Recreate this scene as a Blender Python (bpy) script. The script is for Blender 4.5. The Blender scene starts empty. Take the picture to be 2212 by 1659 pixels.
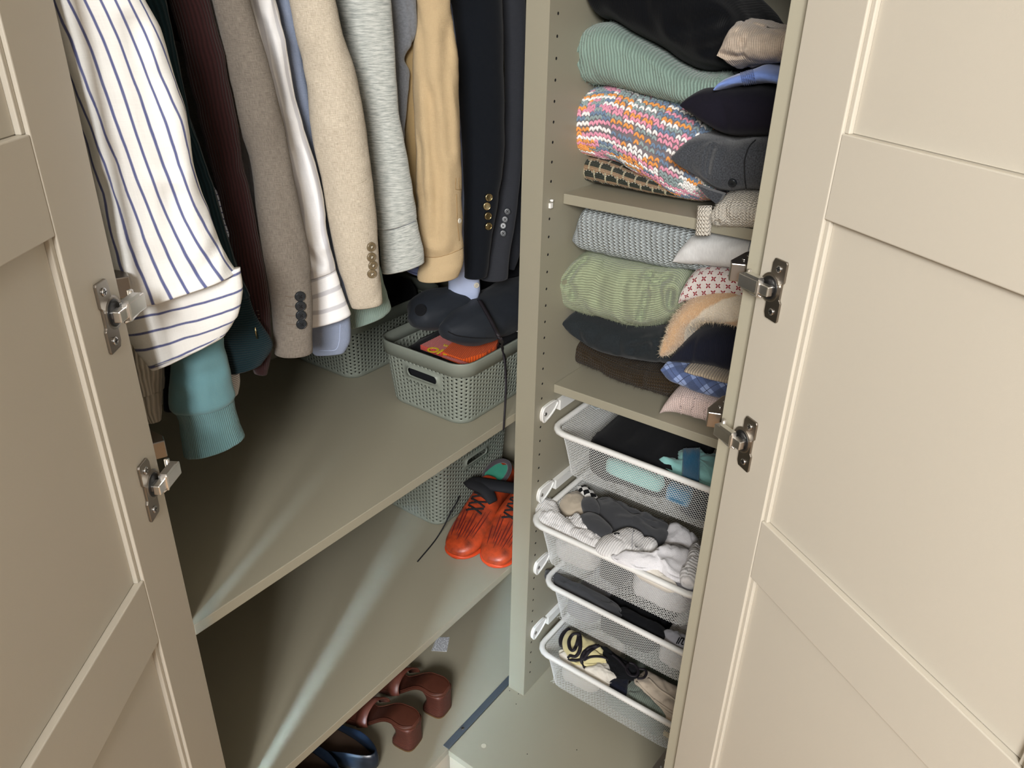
import bpy, bmesh, math, random
from math import sin, cos, pi, radians
from mathutils import Vector, Matrix, noise
random.seed(7)
S = bpy.context.scene
COL = S.collection
# ------------------------------------------------------------------ camera
YAW, PITCH, ROLL = -0.62081, 0.47629, 0.02265
CAM = Vector((0.76882, -0.863, 1.5061)); FPX = 1677.236
W_, H_ = 2212, 1659
fw = Vector((sin(YAW)*cos(PITCH), cos(YAW)*cos(PITCH), -sin(PITCH)))
rt0 = Vector((cos(YAW), -sin(YAW), 0)); up0 = rt0.cross(fw)
rt = cos(ROLL)*rt0 + sin(ROLL)*up0
up = -sin(ROLL)*rt0 + cos(ROLL)*up0
cd = bpy.data.cameras.new('camera'); co = bpy.data.objects.new('camera', cd); COL.objects.link(co)
co.matrix_world = Matrix(((rt.x, up.x, -fw.x, CAM.x), (rt.y, up.y, -fw.y, CAM.y), (rt.z, up.z, -fw.z, CAM.z), (0, 0, 0, 1)))
cd.sensor_width = 36; cd.lens = FPX/W_*36; cd.clip_start = 0.02
S.camera = co
# ------------------------------------------------------------------ world, lights, exposure
wd = bpy.data.worlds.new('world'); S.world = wd; wd.use_nodes = True
bg = wd.node_tree.nodes['Background']
bg.inputs[0].default_value = (0.95, 0.99, 1.0, 1); bg.inputs[1].default_value = 0.19
def area(name, loc, target, sx, sy, power, col):
    d = bpy.data.lights.new(name, 'AREA'); d.shape = 'RECTANGLE'; d.size = sx; d.size_y = sy
    d.energy = power; d.color = col
    o = bpy.data.objects.new(name, d); COL.objects.link(o); o.location = loc
    o.rotation_euler = (Vector(target)-Vector(loc)).to_track_quat('-Z', 'Y').to_euler()
    return o
area('window_light', (1.52, -4.42, 2.25), (-.07, -.50, 0.26), 0.55, 0.8, 5.4, (0.56, 0.79, 1.0)).data.spread = radians(7.6)
area('ceiling_lamp', (1.62, -2.55, 2.30), (0.35, 0, 0.8), 0.85, 0.85, 135, (1.0, 0.99, 0.985))
S.view_settings.view_transform = 'Standard'; S.view_settings.look = 'None'
S.view_settings.gamma = 1; S.view_settings.use_curve_mapping = False
S.view_settings.exposure = 0.0
S.cycles.use_denoising = True
S.cycles.max_bounces = 8; S.cycles.diffuse_bounces = 4; S.cycles.transparent_max_bounces = 6
# ------------------------------------------------------------------ pixel of the photograph -> point on a real plane
def ray(x, y):
    return rt*((x-W_/2)/FPX) - up*((y-H_/2)/FPX) + fw
def P(x, y, ax, val):
    d = ray(x, y); s = (val-CAM[ax])/d[ax]; return CAM + d*s
def PN(x, y, p0, n):
    d = ray(x, y); s = n.dot(p0-CAM)/n.dot(d); return CAM + d*s
WH = Vector((sin(YAW), cos(YAW), 0)); UH = rt0.copy()
# ------------------------------------------------------------------ mesh helpers
def root_of(o):
    while o.parent: o = o.parent
    return o
class G:
    def __init__(s): s.v = []; s.f = []; s.m = []; s.uv = []; s.flat = []
    def add(s, vs, fs, mi=0, uv=None, flat=False):
        b = len(s.v); s.v += [tuple(q) for q in vs]
        s.uv += uv if uv else [(q[0]+q[1]*.37, q[2]+q[1]*.61) for q in vs]
        for f in fs: s.f.append(tuple(b+i for i in f)); s.m.append(mi); s.flat.append(flat)
        return s
    def box(s, a, b, mi=0):
        x0, y0, z0 = a; x1, y1, z1 = b
        return s.add([(x0,y0,z0),(x1,y0,z0),(x1,y1,z0),(x0,y1,z0),(x0,y0,z1),(x1,y0,z1),(x1,y1,z1),(x0,y1,z1)],
              [(0,3,2,1),(4,5,6,7),(0,1,5,4),(1,2,6,5),(2,3,7,6),(3,0,4,7)], mi, flat=True)
    def obox(s, o, ex, ey, ez, mi=0):
        o = Vector(o); p = [o, o+ex, o+ex+ey, o+ey, o+ez, o+ex+ez, o+ex+ey+ez, o+ey+ez]
        fs = [(0,3,2,1),(4,5,6,7),(0,1,5,4),(1,2,6,5),(2,3,7,6),(3,0,4,7)]
        if ex.cross(ey).dot(ez) < 0: fs = [tuple(reversed(f)) for f in fs]
        return s.add(p, fs, mi, flat=True)
    def prism(s, pts, h, mi=0):
        n = len(pts); pts = [Vector(q) for q in pts]
        fs = [tuple(reversed(range(n))), tuple(range(n, 2*n))] + [(i, (i+1) % n, n+(i+1) % n, n+i) for i in range(n)]
        return s.add(pts+[q+h for q in pts], fs, mi, flat=True)
    def tube(s, path, r, n=8, mi=0, flatten=1.0, closed=False, upv=Vector((0, 0, 1))):
        path = [Vector(q) for q in path]; N = len(path); rows = []
        for i, p in enumerate(path):
            a = path[i-1] if (i > 0 or closed) else p
            c = path[(i+1) % N] if (i < N-1 or closed) else p
            t = (c-a); t = t.normalized() if t.length > 1e-9 else Vector((1, 0, 0))
            sd = t.cross(upv)
            if sd.length < 1e-4: sd = t.cross(Vector((0, 1, 0.1)))
            sd.normalize(); u = sd.cross(t)
            rr = r[i] if isinstance(r, (list, tuple)) else r
            rows.append([p+sd*(rr*cos(2*pi*k/n))+u*(rr*flatten*sin(2*pi*k/n)) for k in range(n)])
        vs = [q for w in rows for q in w]; fs = []
        for i in range(N if closed else N-1):
            j = (i+1) % N
            for k in range(n): fs.append((i*n+k, i*n+(k+1) % n, j*n+(k+1) % n, j*n+k))
        if not closed: fs += [tuple(reversed(range(n))), tuple(range((N-1)*n, N*n))]
        return s.add(vs, fs, mi)
    def grid(s, rows, mi=0, cap=True, closed=True):
        """rows of points round a section (first = last, a seam); uv in metres"""
        N = len(rows); M = len(rows[0]); uvs = []; vs = []
        per = sum((rows[N//2][k+1]-rows[N//2][k]).length for k in range(M-1))
        cum = [0]
        for k in range(M-1): cum.append(cum[-1]+(rows[N//2][k+1]-rows[N//2][k]).length)
        L = 0
        for i in range(N):
            if i: L += (sum(rows[i], Vector())/M-sum(rows[i-1], Vector())/M).length
            for k in range(M): vs.append(rows[i][k]); uvs.append((cum[k], L))
        fs = []
        for i in range(N-1):
            for k in range(M-1): fs.append((i*M+k, i*M+k+1, (i+1)*M+k+1, (i+1)*M+k))
        if cap:
            for i, rev in ((0, True), (N-1, False)):
                c = sum(rows[i][:-1], Vector())/(M-1); ci = len(vs); vs.append(c); uvs.append(uvs[i*M+M//2])
                for k in range(M-1):
                    fs.append((i*M+k+1, i*M+k, ci) if rev else (i*M+k, i*M+k+1, ci))
        return s.add(vs, fs, mi, uvs)
    def disc(s, c, n, r, h, seg=16, mi=0, upv=Vector((0, 0, 1)), dome=0.0):
        c = Vector(c); n = Vector(n).normalized(); a = n.cross(upv)
        if a.length < 1e-3: a = Vector((1, 0, 0))
        a.normalize(); b = n.cross(a)
        ring = lambda rr, hh: [c+a*(rr*cos(2*pi*k/seg))+b*(rr*sin(2*pi*k/seg))+n*hh for k in range(seg)]
        R = [ring(r, 0), ring(r, h*.7), ring(r*.86, h), ring(r*.6, h*(1-dome))]
        vs = [q for w in R for q in w]; fs = [tuple(reversed(range(seg)))]
        for i in range(3):
            for k in range(seg): fs.append((i*seg+k, i*seg+(k+1) % seg, (i+1)*seg+(k+1) % seg, (i+1)*seg+k))
        fs.append(tuple(range(3*seg, 4*seg)))
        return s.add(vs, fs, mi)
    def build(s, name, mat, parent=None, label=None, bevel=0, kind=None, smooth=True, local=False):
        me = bpy.data.meshes.new(name)
        off = root_of(parent).location if (parent and not local) else Vector((0, 0, 0))
        if off.length > 0: vv = [(q[0]-off.x, q[1]-off.y, q[2]-off.z) for q in s.v]
        else: vv = s.v
        me.from_pydata(vv, [], s.f)
        for m in (mat if isinstance(mat, (list, tuple)) else [mat]): me.materials.append(m)
        me.polygons.foreach_set('material_index', s.m)
        me.polygons.foreach_set('use_smooth', [bool(smooth and not fl) for fl in s.flat])
        ul = me.uv_layers.new(name='uv'); li = [0]*len(me.loops); me.loops.foreach_get('vertex_index', li)
        buf = [0.0]*(2*len(li))
        for i, q in enumerate(li): buf[2*i], buf[2*i+1] = s.uv[q]
        ul.data.foreach_set('uv', buf)
        if bevel:
            bm = bmesh.new(); bm.from_mesh(me)
            es = [e for e in bm.edges if len(e.link_faces) == 2 and e.calc_face_angle(0) > .6]
            bmesh.ops.bevel(bm, geom=es, offset=bevel, segments=2, profile=.5, affect='EDGES'); bm.to_mesh(me); bm.free()
        me.update()
        o = bpy.data.objects.new(name, me); COL.objects.link(o)
        if parent: o.parent = parent
        if label: o['label'] = label
        if kind: o['kind'] = kind
        return o
def thing(name, label, cat, loc=(0, 0, 0), group=None):
    o = bpy.data.objects.new(name, None); COL.objects.link(o); o.location = loc; o.empty_display_size = .05
    o['label'] = label; o['category'] = cat
    if group: o['group'] = group
    return o
def tag(o, label, cat, group=None):
    o['label'] = label; o['category'] = cat
    if group: o['group'] = group
    return o
def catmull(pts, n):
    """resample a list of equal-length float tuples to n stations"""
    m = len(pts); out = []
    for i in range(n):
        t = i*(m-1)/(n-1); k = min(int(t), m-2); f = t-k
        p0, p1, p2, p3 = pts[max(k-1, 0)], pts[k], pts[k+1], pts[min(k+2, m-1)]
        out.append(tuple(.5*((2*b)+(-a+c)*f+(2*a-5*b+4*c-d)*f*f+(-a+3*b-3*c+d)*f**3) for a, b, c, d in zip(p0, p1, p2, p3)))
    return out
# ------------------------------------------------------------------ materials
def lin(c):
    c = c/255; return c/12.92 if c <= .04045 else ((c+.055)/1.055)**2.4
def rgb(r, g, b): return (lin(r), lin(g), lin(b), 1)
class NB:
    def __init__(s, name):
        s.mat = bpy.data.materials.new(name); s.mat.use_nodes = True; s.t = s.mat.node_tree
        s.b = s.t.nodes['Principled BSDF']; s._uv = None; s._ob = None
    def n(s, typ, **kw):
        q = s.t.nodes.new(typ)
        for k, v in kw.items(): setattr(q, k, v)
        return q
    def put(s, sock, v):
        if hasattr(v, 'links') or isinstance(v, bpy.types.NodeSocket): s.t.links.new(v, sock)
        else: sock.default_value = v
    def m(s, op, a, b=0.0, c=0.0):
        q = s.n('ShaderNodeMath', operation=op)
        s.put(q.inputs[0], a); s.put(q.inputs[1], b); s.put(q.inputs[2], c); return q.outputs[0]
    def uv(s):
        if not s._uv:
            t = s.n('ShaderNodeUVMap'); x = s.n('ShaderNodeSeparateXYZ'); s.t.links.new(t.outputs[0], x.inputs[0])
            s._uv = (x.outputs[0], x.outputs[1], t.outputs[0])
        return s._uv
    def vec(s, u, v, w=0.0):
        q = s.n('ShaderNodeCombineXYZ'); s.put(q.inputs[0], u); s.put(q.inputs[1], v); s.put(q.inputs[2], w); return q.outputs[0]
    def noise(s, vec, scale=1.0, detail=2.0, rough=.5):
        q = s.n('ShaderNodeTexNoise'); s.put(q.inputs['Vector'], vec); q.inputs['Scale'].default_value = scale
        q.inputs['Detail'].default_value = detail; q.inputs['Roughness'].default_value = rough; return q.outputs[0]
    def obj(s):
        if not s._ob: s._ob = s.n('ShaderNodeTexCoord').outputs['Object']
        return s._ob
    def mix(s, f, a, b):
        q = s.n('ShaderNodeMix', data_type='RGBA'); s.put(q.inputs[0], f); s.put(q.inputs[6], a); s.put(q.inputs[7], b); return q.outputs[2]
    def wave(s, x, period):  # 0..1 sine
        return s.m('MULTIPLY_ADD', s.m('SINE', s.m('MULTIPLY', x, 2*pi/period)), .5, .5)
    def fr(s, x, period=1.0, off=0.0): return s.m('FRACT', s.m('MULTIPLY_ADD', x, 1/period, off))
    def band(s, x, period, width, off=0.0, soft=.02):
        """1 inside a stripe of the given width (fraction of the period)"""
        f = s.m('ABSOLUTE', s.m('SUBTRACT', s.fr(x, period, off), .5))
        return s.m('MULTIPLY', s.m('SUBTRACT', .5*width+soft, f), 1/(2*soft)), s
    def stripe(s, x, period, width, off=0.0, soft=.02):
        q = s.band(x, period, width, off, soft)[0]; return s.m('MINIMUM', s.m('MAXIMUM', q, 0.0), 1.0)
    def bump(s, h, strength, dist):
        q = s.n('ShaderNodeBump'); q.inputs['Strength'].default_value = strength; q.inputs['Distance'].default_value = dist
        s.put(q.inputs['Height'], h); s.t.links.new(q.outputs[0], s.b.inputs['Normal'])
    def done(s, col, rough=.9, metal=0.0, sheen=0.0, spec=.3):
        s.put(s.b.inputs['Base Color'], col); s.put(s.b.inputs['Roughness'], rough); s.b.inputs['Metallic'].default_value = metal
        s.b.inputs['Specular IOR Level'].default_value = spec
        if sheen: s.b.inputs['Sheen Weight'].default_value = sheen; s.b.inputs['Sheen Roughness'].default_value = .5
        return s.mat
def plain(name, c, rough=.5, metal=0.0, spec=.4, var=.06, sc=60):
    b = NB(name); n = b.noise(b.obj(), sc, 3)
    col = b.mix(n, tuple(x*(1-var) for x in c[:3])+(1,), tuple(min(1, x*(1+var)) for x in c[:3])+(1,))
    return b.done(col, rough, metal, 0, spec)
def sc(c, k): return tuple(min(1, x*k) for x in c[:3])+(1,)
def fabric(name, c, rib=None, ribc=.35, ribs=.6, melange=0.0, mstretch=(90, 900), weave=0.0, c2=None, sheen=.25, grain=.12, zig=False, ribdist=.0015, rough=.92):
    """rib=(axis 0 around / 1 along, period)"""
    b = NB(name); u, v, uvv = b.uv()
    big = b.noise(uvv, 35, 3); fine = b.noise(uvv, 900, 2)
    col = b.mix(b.m('MULTIPLY_ADD', big, .5, .25), sc(c, 1-grain), sc(c, 1+grain))
    h = b.m('MULTIPLY', fine, .35)
    if melange:
        n = b.noise(b.vec(b.m('MULTIPLY', u, mstretch[0]), b.m('MULTIPLY', v, mstretch[1])), 1.0, 3, .65)
        n = b.m('MINIMUM', b.m('MAXIMUM', b.m('MULTIPLY_ADD', n, 3.2, -1.1), 0.0), 1.0)
        col = b.mix(b.m('MULTIPLY', n, melange), col, c2 or sc(c, .55))
    if weave:
        n1 = b.noise(b.vec(b.m('MULTIPLY', u, 1400), b.m('MULTIPLY', v, 120)), 1.0, 2, .6)
        n2 = b.noise(b.vec(b.m('MULTIPLY', u, 120), b.m('MULTIPLY', v, 1400)), 1.0, 2, .6)
        w = b.m('MULTIPLY_ADD', b.m('ADD', n1, n2), 1.8, -1.3); w = b.m('MINIMUM', b.m('MAXIMUM', w, 0.0), 1.0)
        col = b.mix(b.m('MULTIPLY', w, weave), col, c2 or sc(c, .6)); h = b.m('ADD', h, b.m('MULTIPLY', w, .4))
    if rib:
        ax, per = rib; x = u if ax == 0 else v; y = v if ax == 0 else u
        if zig:
            tri = b.m('ABSOLUTE', b.m('SUBTRACT', b.fr(y, zig), .5)); x2 = b.m('MULTIPLY_ADD', tri, per*1.0, x)
            wv = b.wave(x2, per); h = b.m('ADD', h, b.m('MULTIPLY', b.wave(y, zig), .35))
        else: wv = b.wave(b.m('MULTIPLY_ADD', b.noise(uvv, 25, 2), per*1.2, x), per)
        col = b.mix(b.m('MULTIPLY', b.m('SUBTRACT', 1.0, wv), ribc), col, sc(c, .35)); h = b.m('ADD', h, wv)
    b.bump(h, ribs, ribdist)
    return b.done(col, rough, 0, sheen, .15)
# ================================================================== materials of the setting and the furniture
def foil(name, c):
    b = NB(name); f = b.noise(b.obj(), 900, 2); g = b.noise(b.obj(), 4, 3)
    col = b.mix(g, sc(c, .97), sc(c, 1.03)); b.bump(f, .12, .0004)
    return b.done(col, .42, 0, 0, .4)
M_FOIL = foil('beige_foil', rgb(198, 191, 176))
M_FOIL2 = foil('beige_foil_carcass_shaded', rgb(152, 147, 129))  # same foil as the doors, darkened in colour for shade on the carcass
M_EDGE = foil('beige_edge_band', rgb(176, 168, 150))
M_STEEL = plain('nickel_steel', rgb(238, 236, 232), .30, 1.0, .5, .05)
M_STEEL2 = plain('dark_nickel', rgb(150, 143, 134), .34, 1.0, .5, .05)
M_STRIP = plain('grey_strip', rgb(96, 104, 110), .45, .5)
M_WHITEP = plain('white_plastic', rgb(232, 232, 228), .35, 0, .5, .02)
M_BLACKP = plain('black_plastic', rgb(22, 22, 23), .4)
M_SCREW = plain('screw_zinc', rgb(205, 205, 205), .25, 1.0)
M_DARK = plain('hole_shade_and_dust', rgb(20, 19, 18), .9)  # shade painted into pin holes and button holes; dust specks share it
M_WALL = plain('wall_paint', rgb(225, 220, 210), .9, 0, .2, .02, 8)
def wood(name):
    b = NB(name); n = b.n('ShaderNodeTexNoise'); n.inputs['Scale'].default_value = 3; n.inputs['Detail'].default_value = 8
    mp = b.n('ShaderNodeMapping'); mp.inputs['Scale'].default_value = (1, 12, 1); b.t.links.new(b.obj(), mp.inputs[0]); b.t.links.new(mp.outputs[0], n.inputs['Vector'])
    return b.done(b.mix(n.outputs[0], rgb(150, 115, 82), rgb(190, 155, 118)), .5)
M_WOOD = wood('oak_floor')
# ================================================================== setting
def struct(name, a, b_, m):
    o = G().box(a, b_).build(name, m); o['kind'] = 'structure'; return o
fl = None
F = G().box((-.75, -3.6, -.13), (3.2, .75, -.10)); fl = F.build('floor', M_WOOD); fl['kind'] = 'structure'
for k in range(20):     # boards, as far as they could be told apart
    x0 = -.62+k*.19
    for j, (y0, y1) in enumerate(((-3.5, -1.9-.3*(k % 3)), (-1.9-.3*(k % 3)+.002, -.5+.08*(k % 2)), (-.5+.08*(k % 2)+.002, .62))):
        G().box((x0, y0, -.10), (x0+.187, y1, -.088+.0004*((k*3+j) % 3))).build('floorboard', M_WOOD, fl)
struct('wall_left', (-.75, -3.6, -.10), (-.64, .75, 2.6), M_WALL)
struct('wall_back', (-.64, .64, -.10), (3.2, .75, 2.6), M_WALL)
struct('ceiling', (-.75, -3.6, 2.6), (3.2, .75, 2.7), M_WALL)
FZ = -.088
# ================================================================== left (corner) wardrobe
T = .018
H1, H2 = 1.18274, .80903          # right shelves
G1, G2 = .75481, .37093           # left shelves
LW = thing('corner_wardrobe', 'beige wardrobe at the left, with hanging clothes over two bare shelves', 'wardrobe', (-.29, 0, FZ))
def panel(name, a, b_, par, m=None, bev=.0008, label=None): return G().box(a, b_).build(name, m or M_FOIL2, par, bevel=bev, label=label)
def holed_panel(name, a, b_, face, holes, par, m):
    """panel whose big face towards +X (face=1) or -X (face=0) has real shelf-pin holes at (y,z)"""
    x0, y0, z0 = a; x1, y1, z1 = b_; g = G(); xf, xb = (x1, x0) if face else (x0, x1); sgn = 1 if face else -1
    ys = holes[0][0]; w = .009; r = .0026
    def q(p): g.add(p if face else list(reversed(p)), [(0, 1, 2, 3)], 0, flat=True)
    q([(xf, y0, z0), (xf, ys-w, z0), (xf, ys-w, z1), (xf, y0, z1)])
    q([(xf, ys+w, z0), (xf, y1, z0), (xf, y1, z1), (xf, ys+w, z1)])
    zc = z0
    for (hy, hz) in sorted(holes, key=lambda t: t[1]):
        q([(xf, ys-w, zc), (xf, ys+w, zc), (xf, ys+w, hz-w), (xf, ys-w, hz-w)])
        o = []; i_ = []; d_ = []
        for k in range(8):
            an = pi/4*k; cx_, cz_ = cos(an), sin(an); s_ = w/max(abs(cx_), abs(cz_))
            o.append((xf, hy+cx_*s_, hz+cz_*s_)); i_.append((xf, hy+cx_*r, hz+cz_*r)); d_.append((xf-sgn*.009, hy+cx_*r, hz+cz_*r))
        g.add(o+i_, [(k, (k+1) % 8, 8+(k+1) % 8, 8+k) for k in range(8)], 0, flat=True)
        g.add(i_+d_, [(k, (k+1) % 8, 8+(k+1) % 8, 8+k) for k in range(8)]+[tuple(range(8, 16))], 1, flat=True); zc = hz+w  # hole walls and bottom coloured near-black in place of shade
    q([(xf, ys-w, zc), (xf, ys+w, zc), (xf, ys+w, z1), (xf, ys-w, z1)])
    g.add([(x0, y0, z0), (x1, y0, z0), (x1, y1, z0), (x0, y1, z0), (x0, y0, z1), (x1, y0, z1), (x1, y1, z1), (x0, y1, z1)],
          [(0, 3, 2, 1), (4, 5, 6, 7), (0, 1, 5, 4), (2, 3, 7, 6), (3, 0, 4, 7) if face else (1, 2, 6, 5)], 0, flat=True)
    return g.build(name, [m, M_DARK], par)
TOP = 2.02
panel('side_panel', (-.58, -.508, FZ), (-.006, -.490, TOP), LW)
panel('side_panel', (-.58, .562, FZ), (-.004, .58, TOP), LW)
panel('back_panel', (-.58, -.490, FZ), (-.567, .562, TOP), LW)
panel('bottom_panel', (-.567, -.490, -T), (-.0035, .562, 0), LW)
panel('top_panel', (-.58, -.508, TOP), (-.002, .58, TOP+T), LW)
panel('plinth', (-.05, -.490, FZ), (-.004, .562, -T-.0005), LW, M_EDGE)
for z in (G1, G2): panel('shelf', (-.566, -.4895, z-T), (.0012, .5615, z), LW, M_FOIL2, .0012)
G().tube([(-.29, -.490, 1.90), (-.29, .562, 1.90)], .013, 16).build('clothes_rail', M_STEEL, LW)
st = G().box((-.0165, .0035, .0002), (-.0002, .56, .0022)).build('joining_strip', M_STRIP, LW, label='dark grey metal strip screwed to the floor panel', bevel=.0006)
for y in (.063, .30): G().disc((-.0088, y, .0022), (0, 0, 1), .0036, .0014, 16).disc((-.0088, y, .0031), (0, 0, 1), .0014, .0005, 6, 1).build('screw', [M_SCREW, M_BLACKP], st)
# ================================================================== right (narrow) wardrobe
RW = thing('narrow_wardrobe', 'beige narrow wardrobe at the right, with knitwear shelves over white mesh drawers', 'wardrobe', (.25, .3, FZ))
XL, XR, YF = .00362, .04746, .2219
hs = [(YF+.0237, 1.46648-.032*k) for k in range(-8, 45)]
hp = holed_panel('corner_post', (XL, YF, .0003), (XR, .572, TOP), 1, hs, RW, M_FOIL2)
panel('side_panel', (.482, .004, FZ), (.50, .58, TOP), RW)
panel('back_panel', (.0005, .572, FZ), (.482, .58, TOP), RW)
panel('bottom_panel', (.0005, .0015, -T), (.482, .572, 0), RW)
panel('top_panel', (.0005, .0015, TOP), (.50, .58, TOP+T), RW)
panel('plinth', (.002, .003, FZ), (.482, .05, -T-.0005), RW, M_EDGE)
for z in (H1, H2, 1.58): panel('shelf', (XR+.0004, .28645, z-T), (.4816, .5715, z), RW, M_FOIL2, .0012)  # topmost shelf is unseen, added and set low to shade the compartment
G().box((XR+.0002, YF+.019, 1.166), (XR+.0045, YF+.026, 1.1745)).tube([(XR+.0002, YF+.0237, 1.1785), (XR+.006, YF+.0237, 1.1785)], .0022, 8).build('shelf_pin', M_WHITEP, RW)
c = P(1045, 1611, 2, 0); G().disc((c.x, c.y, -.0002), (0, 0, 1), .0062, .0011, 24).build('cover_cap', plain('cap_beige', rgb(182, 175, 155), .5), RW, label='small round beige cover cap')
# ------------------------------------------------------------------ doors
def door(par, A, d, nrm, width, z0, z1, side, dz=0.0):
    d = Vector(d).normalized(); nrm = Vector(nrm).normalized(); A = Vector(A); Z = Vector((0, 0, 1))
    pt = lambda u, n, z: A+d*u+nrm*n+Z*z
    def ob(u0, u1, n0, n1, za, zb): return (pt(u0, n0, za), d*(u1-u0), nrm*(n1-n0), Z*(zb-za))
    slab = G().obox(*ob(0, width, -.018, -.0095, z0, z1)).build('door', M_FOIL, par, label='open panelled door')
    sw = .082; rails = ((z1-.082, z1), (1.302+dz, 1.385+dz), (.839+dz, .927+dz), (z0, z0+.09))
    for u0 in (0, width-sw):
        G().obox(*ob(u0, u0+sw, -.0095, 0, z0, z1)).build('stile', M_FOIL, slab, bevel=.0012)
        e = u0+sw if u0 == 0 else u0
        for (ra, rb) in zip(rails[1:], rails[:-1]):      # thin moulded lip along the inner edge of the stile
            a, b2 = (e, e+.006) if u0 == 0 else (e-.006, e)
            G().obox(*ob(a, b2, -.0095, -.0035, ra[1], rb[0])).build('moulding', M_FOIL, slab, bevel=.001)
    for za, zb in rails:
        G().obox(*ob(sw+.0004, width-sw-.0004, -.0095, -.0004, za, zb)).build('rail', M_FOIL, slab, bevel=.0012)
    for (ra, rb) in zip(rails[1:], rails[:-1]):
        G().obox(*ob(sw+.0065, width-sw-.0065, -.0095, -.0082, ra[1]+.001, rb[0]-.001)).build('panel', M_FOIL, slab)
    # hinges
    for hz in (1.2093+dz, 1.0095+dz, .30, 1.75):
        g = G()
        # plate: two tabs joined by a waist, sides sloping like a parallelogram
        prof = [(.022, .029), (.025, .035), (.044, .0355), (.0455, .033), (.0455, .012), (.043, .009), (.043, -.009), (.0455, -.012), (.0455, -.033), (.044, -.0355), (.025, -.035), (.022, -.029), (.022, -.015), (.0175, -.011), (.0175, .011), (.022, .015)]
        g.prism([pt(u, .0002, hz+z) for u, z in prof], nrm*.0028)
        pl = g.build('hinge_plate', M_STEEL2, slab, label='dark nickel hinge plate', bevel=.0006)
        G().disc(pt(.024, .0012, hz), nrm, .0172, .0022, 28).disc(pt(.024, .0030, hz), nrm, .0135, .0012, 24, 1).build('hinge_cup', [M_STEEL2, M_BLACKP], slab)
        for z in (-.025, .025):
            G().disc(pt(.0345, .0029, hz+z), nrm, .0042, .0016, 18).obox(pt(.0315, .0043, hz+z-.0005), d*.006, nrm*.0004, Z*.001, 1).obox(pt(.034, .0043, hz+z-.003), d*.001, nrm*.0004, Z*.006, 1).build('hinge_screw', [M_SCREW, M_BLACKP], slab)
        # arm: link pieces from the cup out past the door edge to the mount on the carcass side
        m0 = Vector(side['front'])+Z*hz; mdir = Vector(side['dir']); inn = Vector(side['inn'])
        a0 = pt(.036, .0105, hz); a1 = Vector(side['end'])+Z*hz
        ex = a1-a0; ey = Z*.013; ez = ex.cross(Z).normalized()*.009
        if ez.dot(nrm) < 0: ez = -ez
        g = G()
        g.obox(a0+ex*.02-ey*.5-ez*.5, ex*.30, ey*.9, ez*.9)
        g.obox(a0+ex*.34-ey*.62-ez*.6, ex*.64, ey*1.24, ez*1.2)
        g.obox(a0+ex*.30-ey*.75-ez*.3, ex*.06, ey*1.5, ez*.9)
        g.obox(a0+ex*.06-ey*.3-ez*.9, ex*.28, ey*.6, ez*.6)
        g.build('hinge_arm', M_STEEL, slab, label='bright chrome hinge arm', bevel=.0012)
        g = G()
        g.obox(a0+ex*.30+Z*.0085-ez*.1, ex*.45, Z*.0035, ez*.8)
        g.tube([a0+ex*.25-Z*.010, a0+ex*.5-Z*.0125, a0+ex*.95-Z*.009], .0012, 6)
        g.tube([a0+ex*.97-ez*1.0-Z*.010, a0+ex*.97-ez*1.0+Z*.010], .003, 10)
        g.build('hinge_link', M_STEEL, slab)
        g = G()
        up_ = mdir*.062
        g.prism([m0+inn*a+mdir*b2-Z*.011 for a, b2 in ((.0004, -.002), (.016, -.008), (.0215, .004), (.0195, .046), (.013, .062), (.0004, .066))], Z*.022)
        g.build('hinge_mount', M_STEEL2, slab, bevel=.0012)
        g = G()
        for q, zz in ((.014, .0112), (.030, .0112), (.046, .0112)): g.disc(m0+inn*.009+mdir*q+Z*zz, Z, .0026, .0012, 12)
        g.build('hinge_screw', M_SCREW, slab)
    return slab
door(RW, (.503, -.010, 0), (.83098, -.5563, 0), (-.5563, -.83098, 0), .523, -.03, 1.99,
     dict(front=(.482, .004, 0), dir=(0, 1, 0), inn=(-1, 0, 0), end=(.4845, -.0165, 0)))
door(LW, (.036, -.506, 0), (.5976, -.8018, 0), (.8018, .5976, 0), .523, -.03, 1.99,
     dict(front=(-.010, -.490, 0), dir=(-1, 0, 0), inn=(0, 1, 0), end=(.040, -.488, 0)), .007)
# ------------------------------------------------------------------ drawer runners on the corner post
RZ = (.760, .568, .376, .184)
for i, z in enumerate(RZ):
    g = G()
    ys = .2505
    g.box((XR+.0003, .30, z-.012), (XR+.010, .565, z+.010))
    # flattened teardrop ear that stops the drawer
    pts = []
    for k in range(24):
        an = 2*pi*k/24; yy = ys+.010*cos(an); zz = z-.002+.0165*sin(an)
        if cos(an) > 0: yy = ys+.046*cos(an)**.8; zz = z-.002+.0165*sin(an)*(1-.25*cos(an))+.010*cos(an)
        pts.append(Vector((XR+.0003, yy, zz)))
    g.prism(pts, Vector((.0055, 0, 0)))
    g.tube([p*.96+Vector((XR+.006, ys+.014, z+.001))*.04 - Vector((XR*.0, 0, 0)) + Vector((.0055*.96, 0, 0)) for p in pts], .0024, 8, closed=True, upv=Vector((1, 0, 0)))
    r = g.build('drawer_runner', M_WHITEP, RW, label='white drawer runner with a looped front ear', bevel=0)
    G().disc((XR+.0058, ys+.002, z-.002), (1, 0, 0), .0042, .0016, 16).disc((XR+.0071, ys+.002, z-.002), (1, 0, 0), .0016, .0006, 6, 1).build('screw', [M_SCREW, M_BLACKP], r)
    G().box((.474, .262, z-.012), (.4817, .565, z+.010)).build('drawer_runner', M_WHITEP, RW, label='white drawer runner on the right side')
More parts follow.
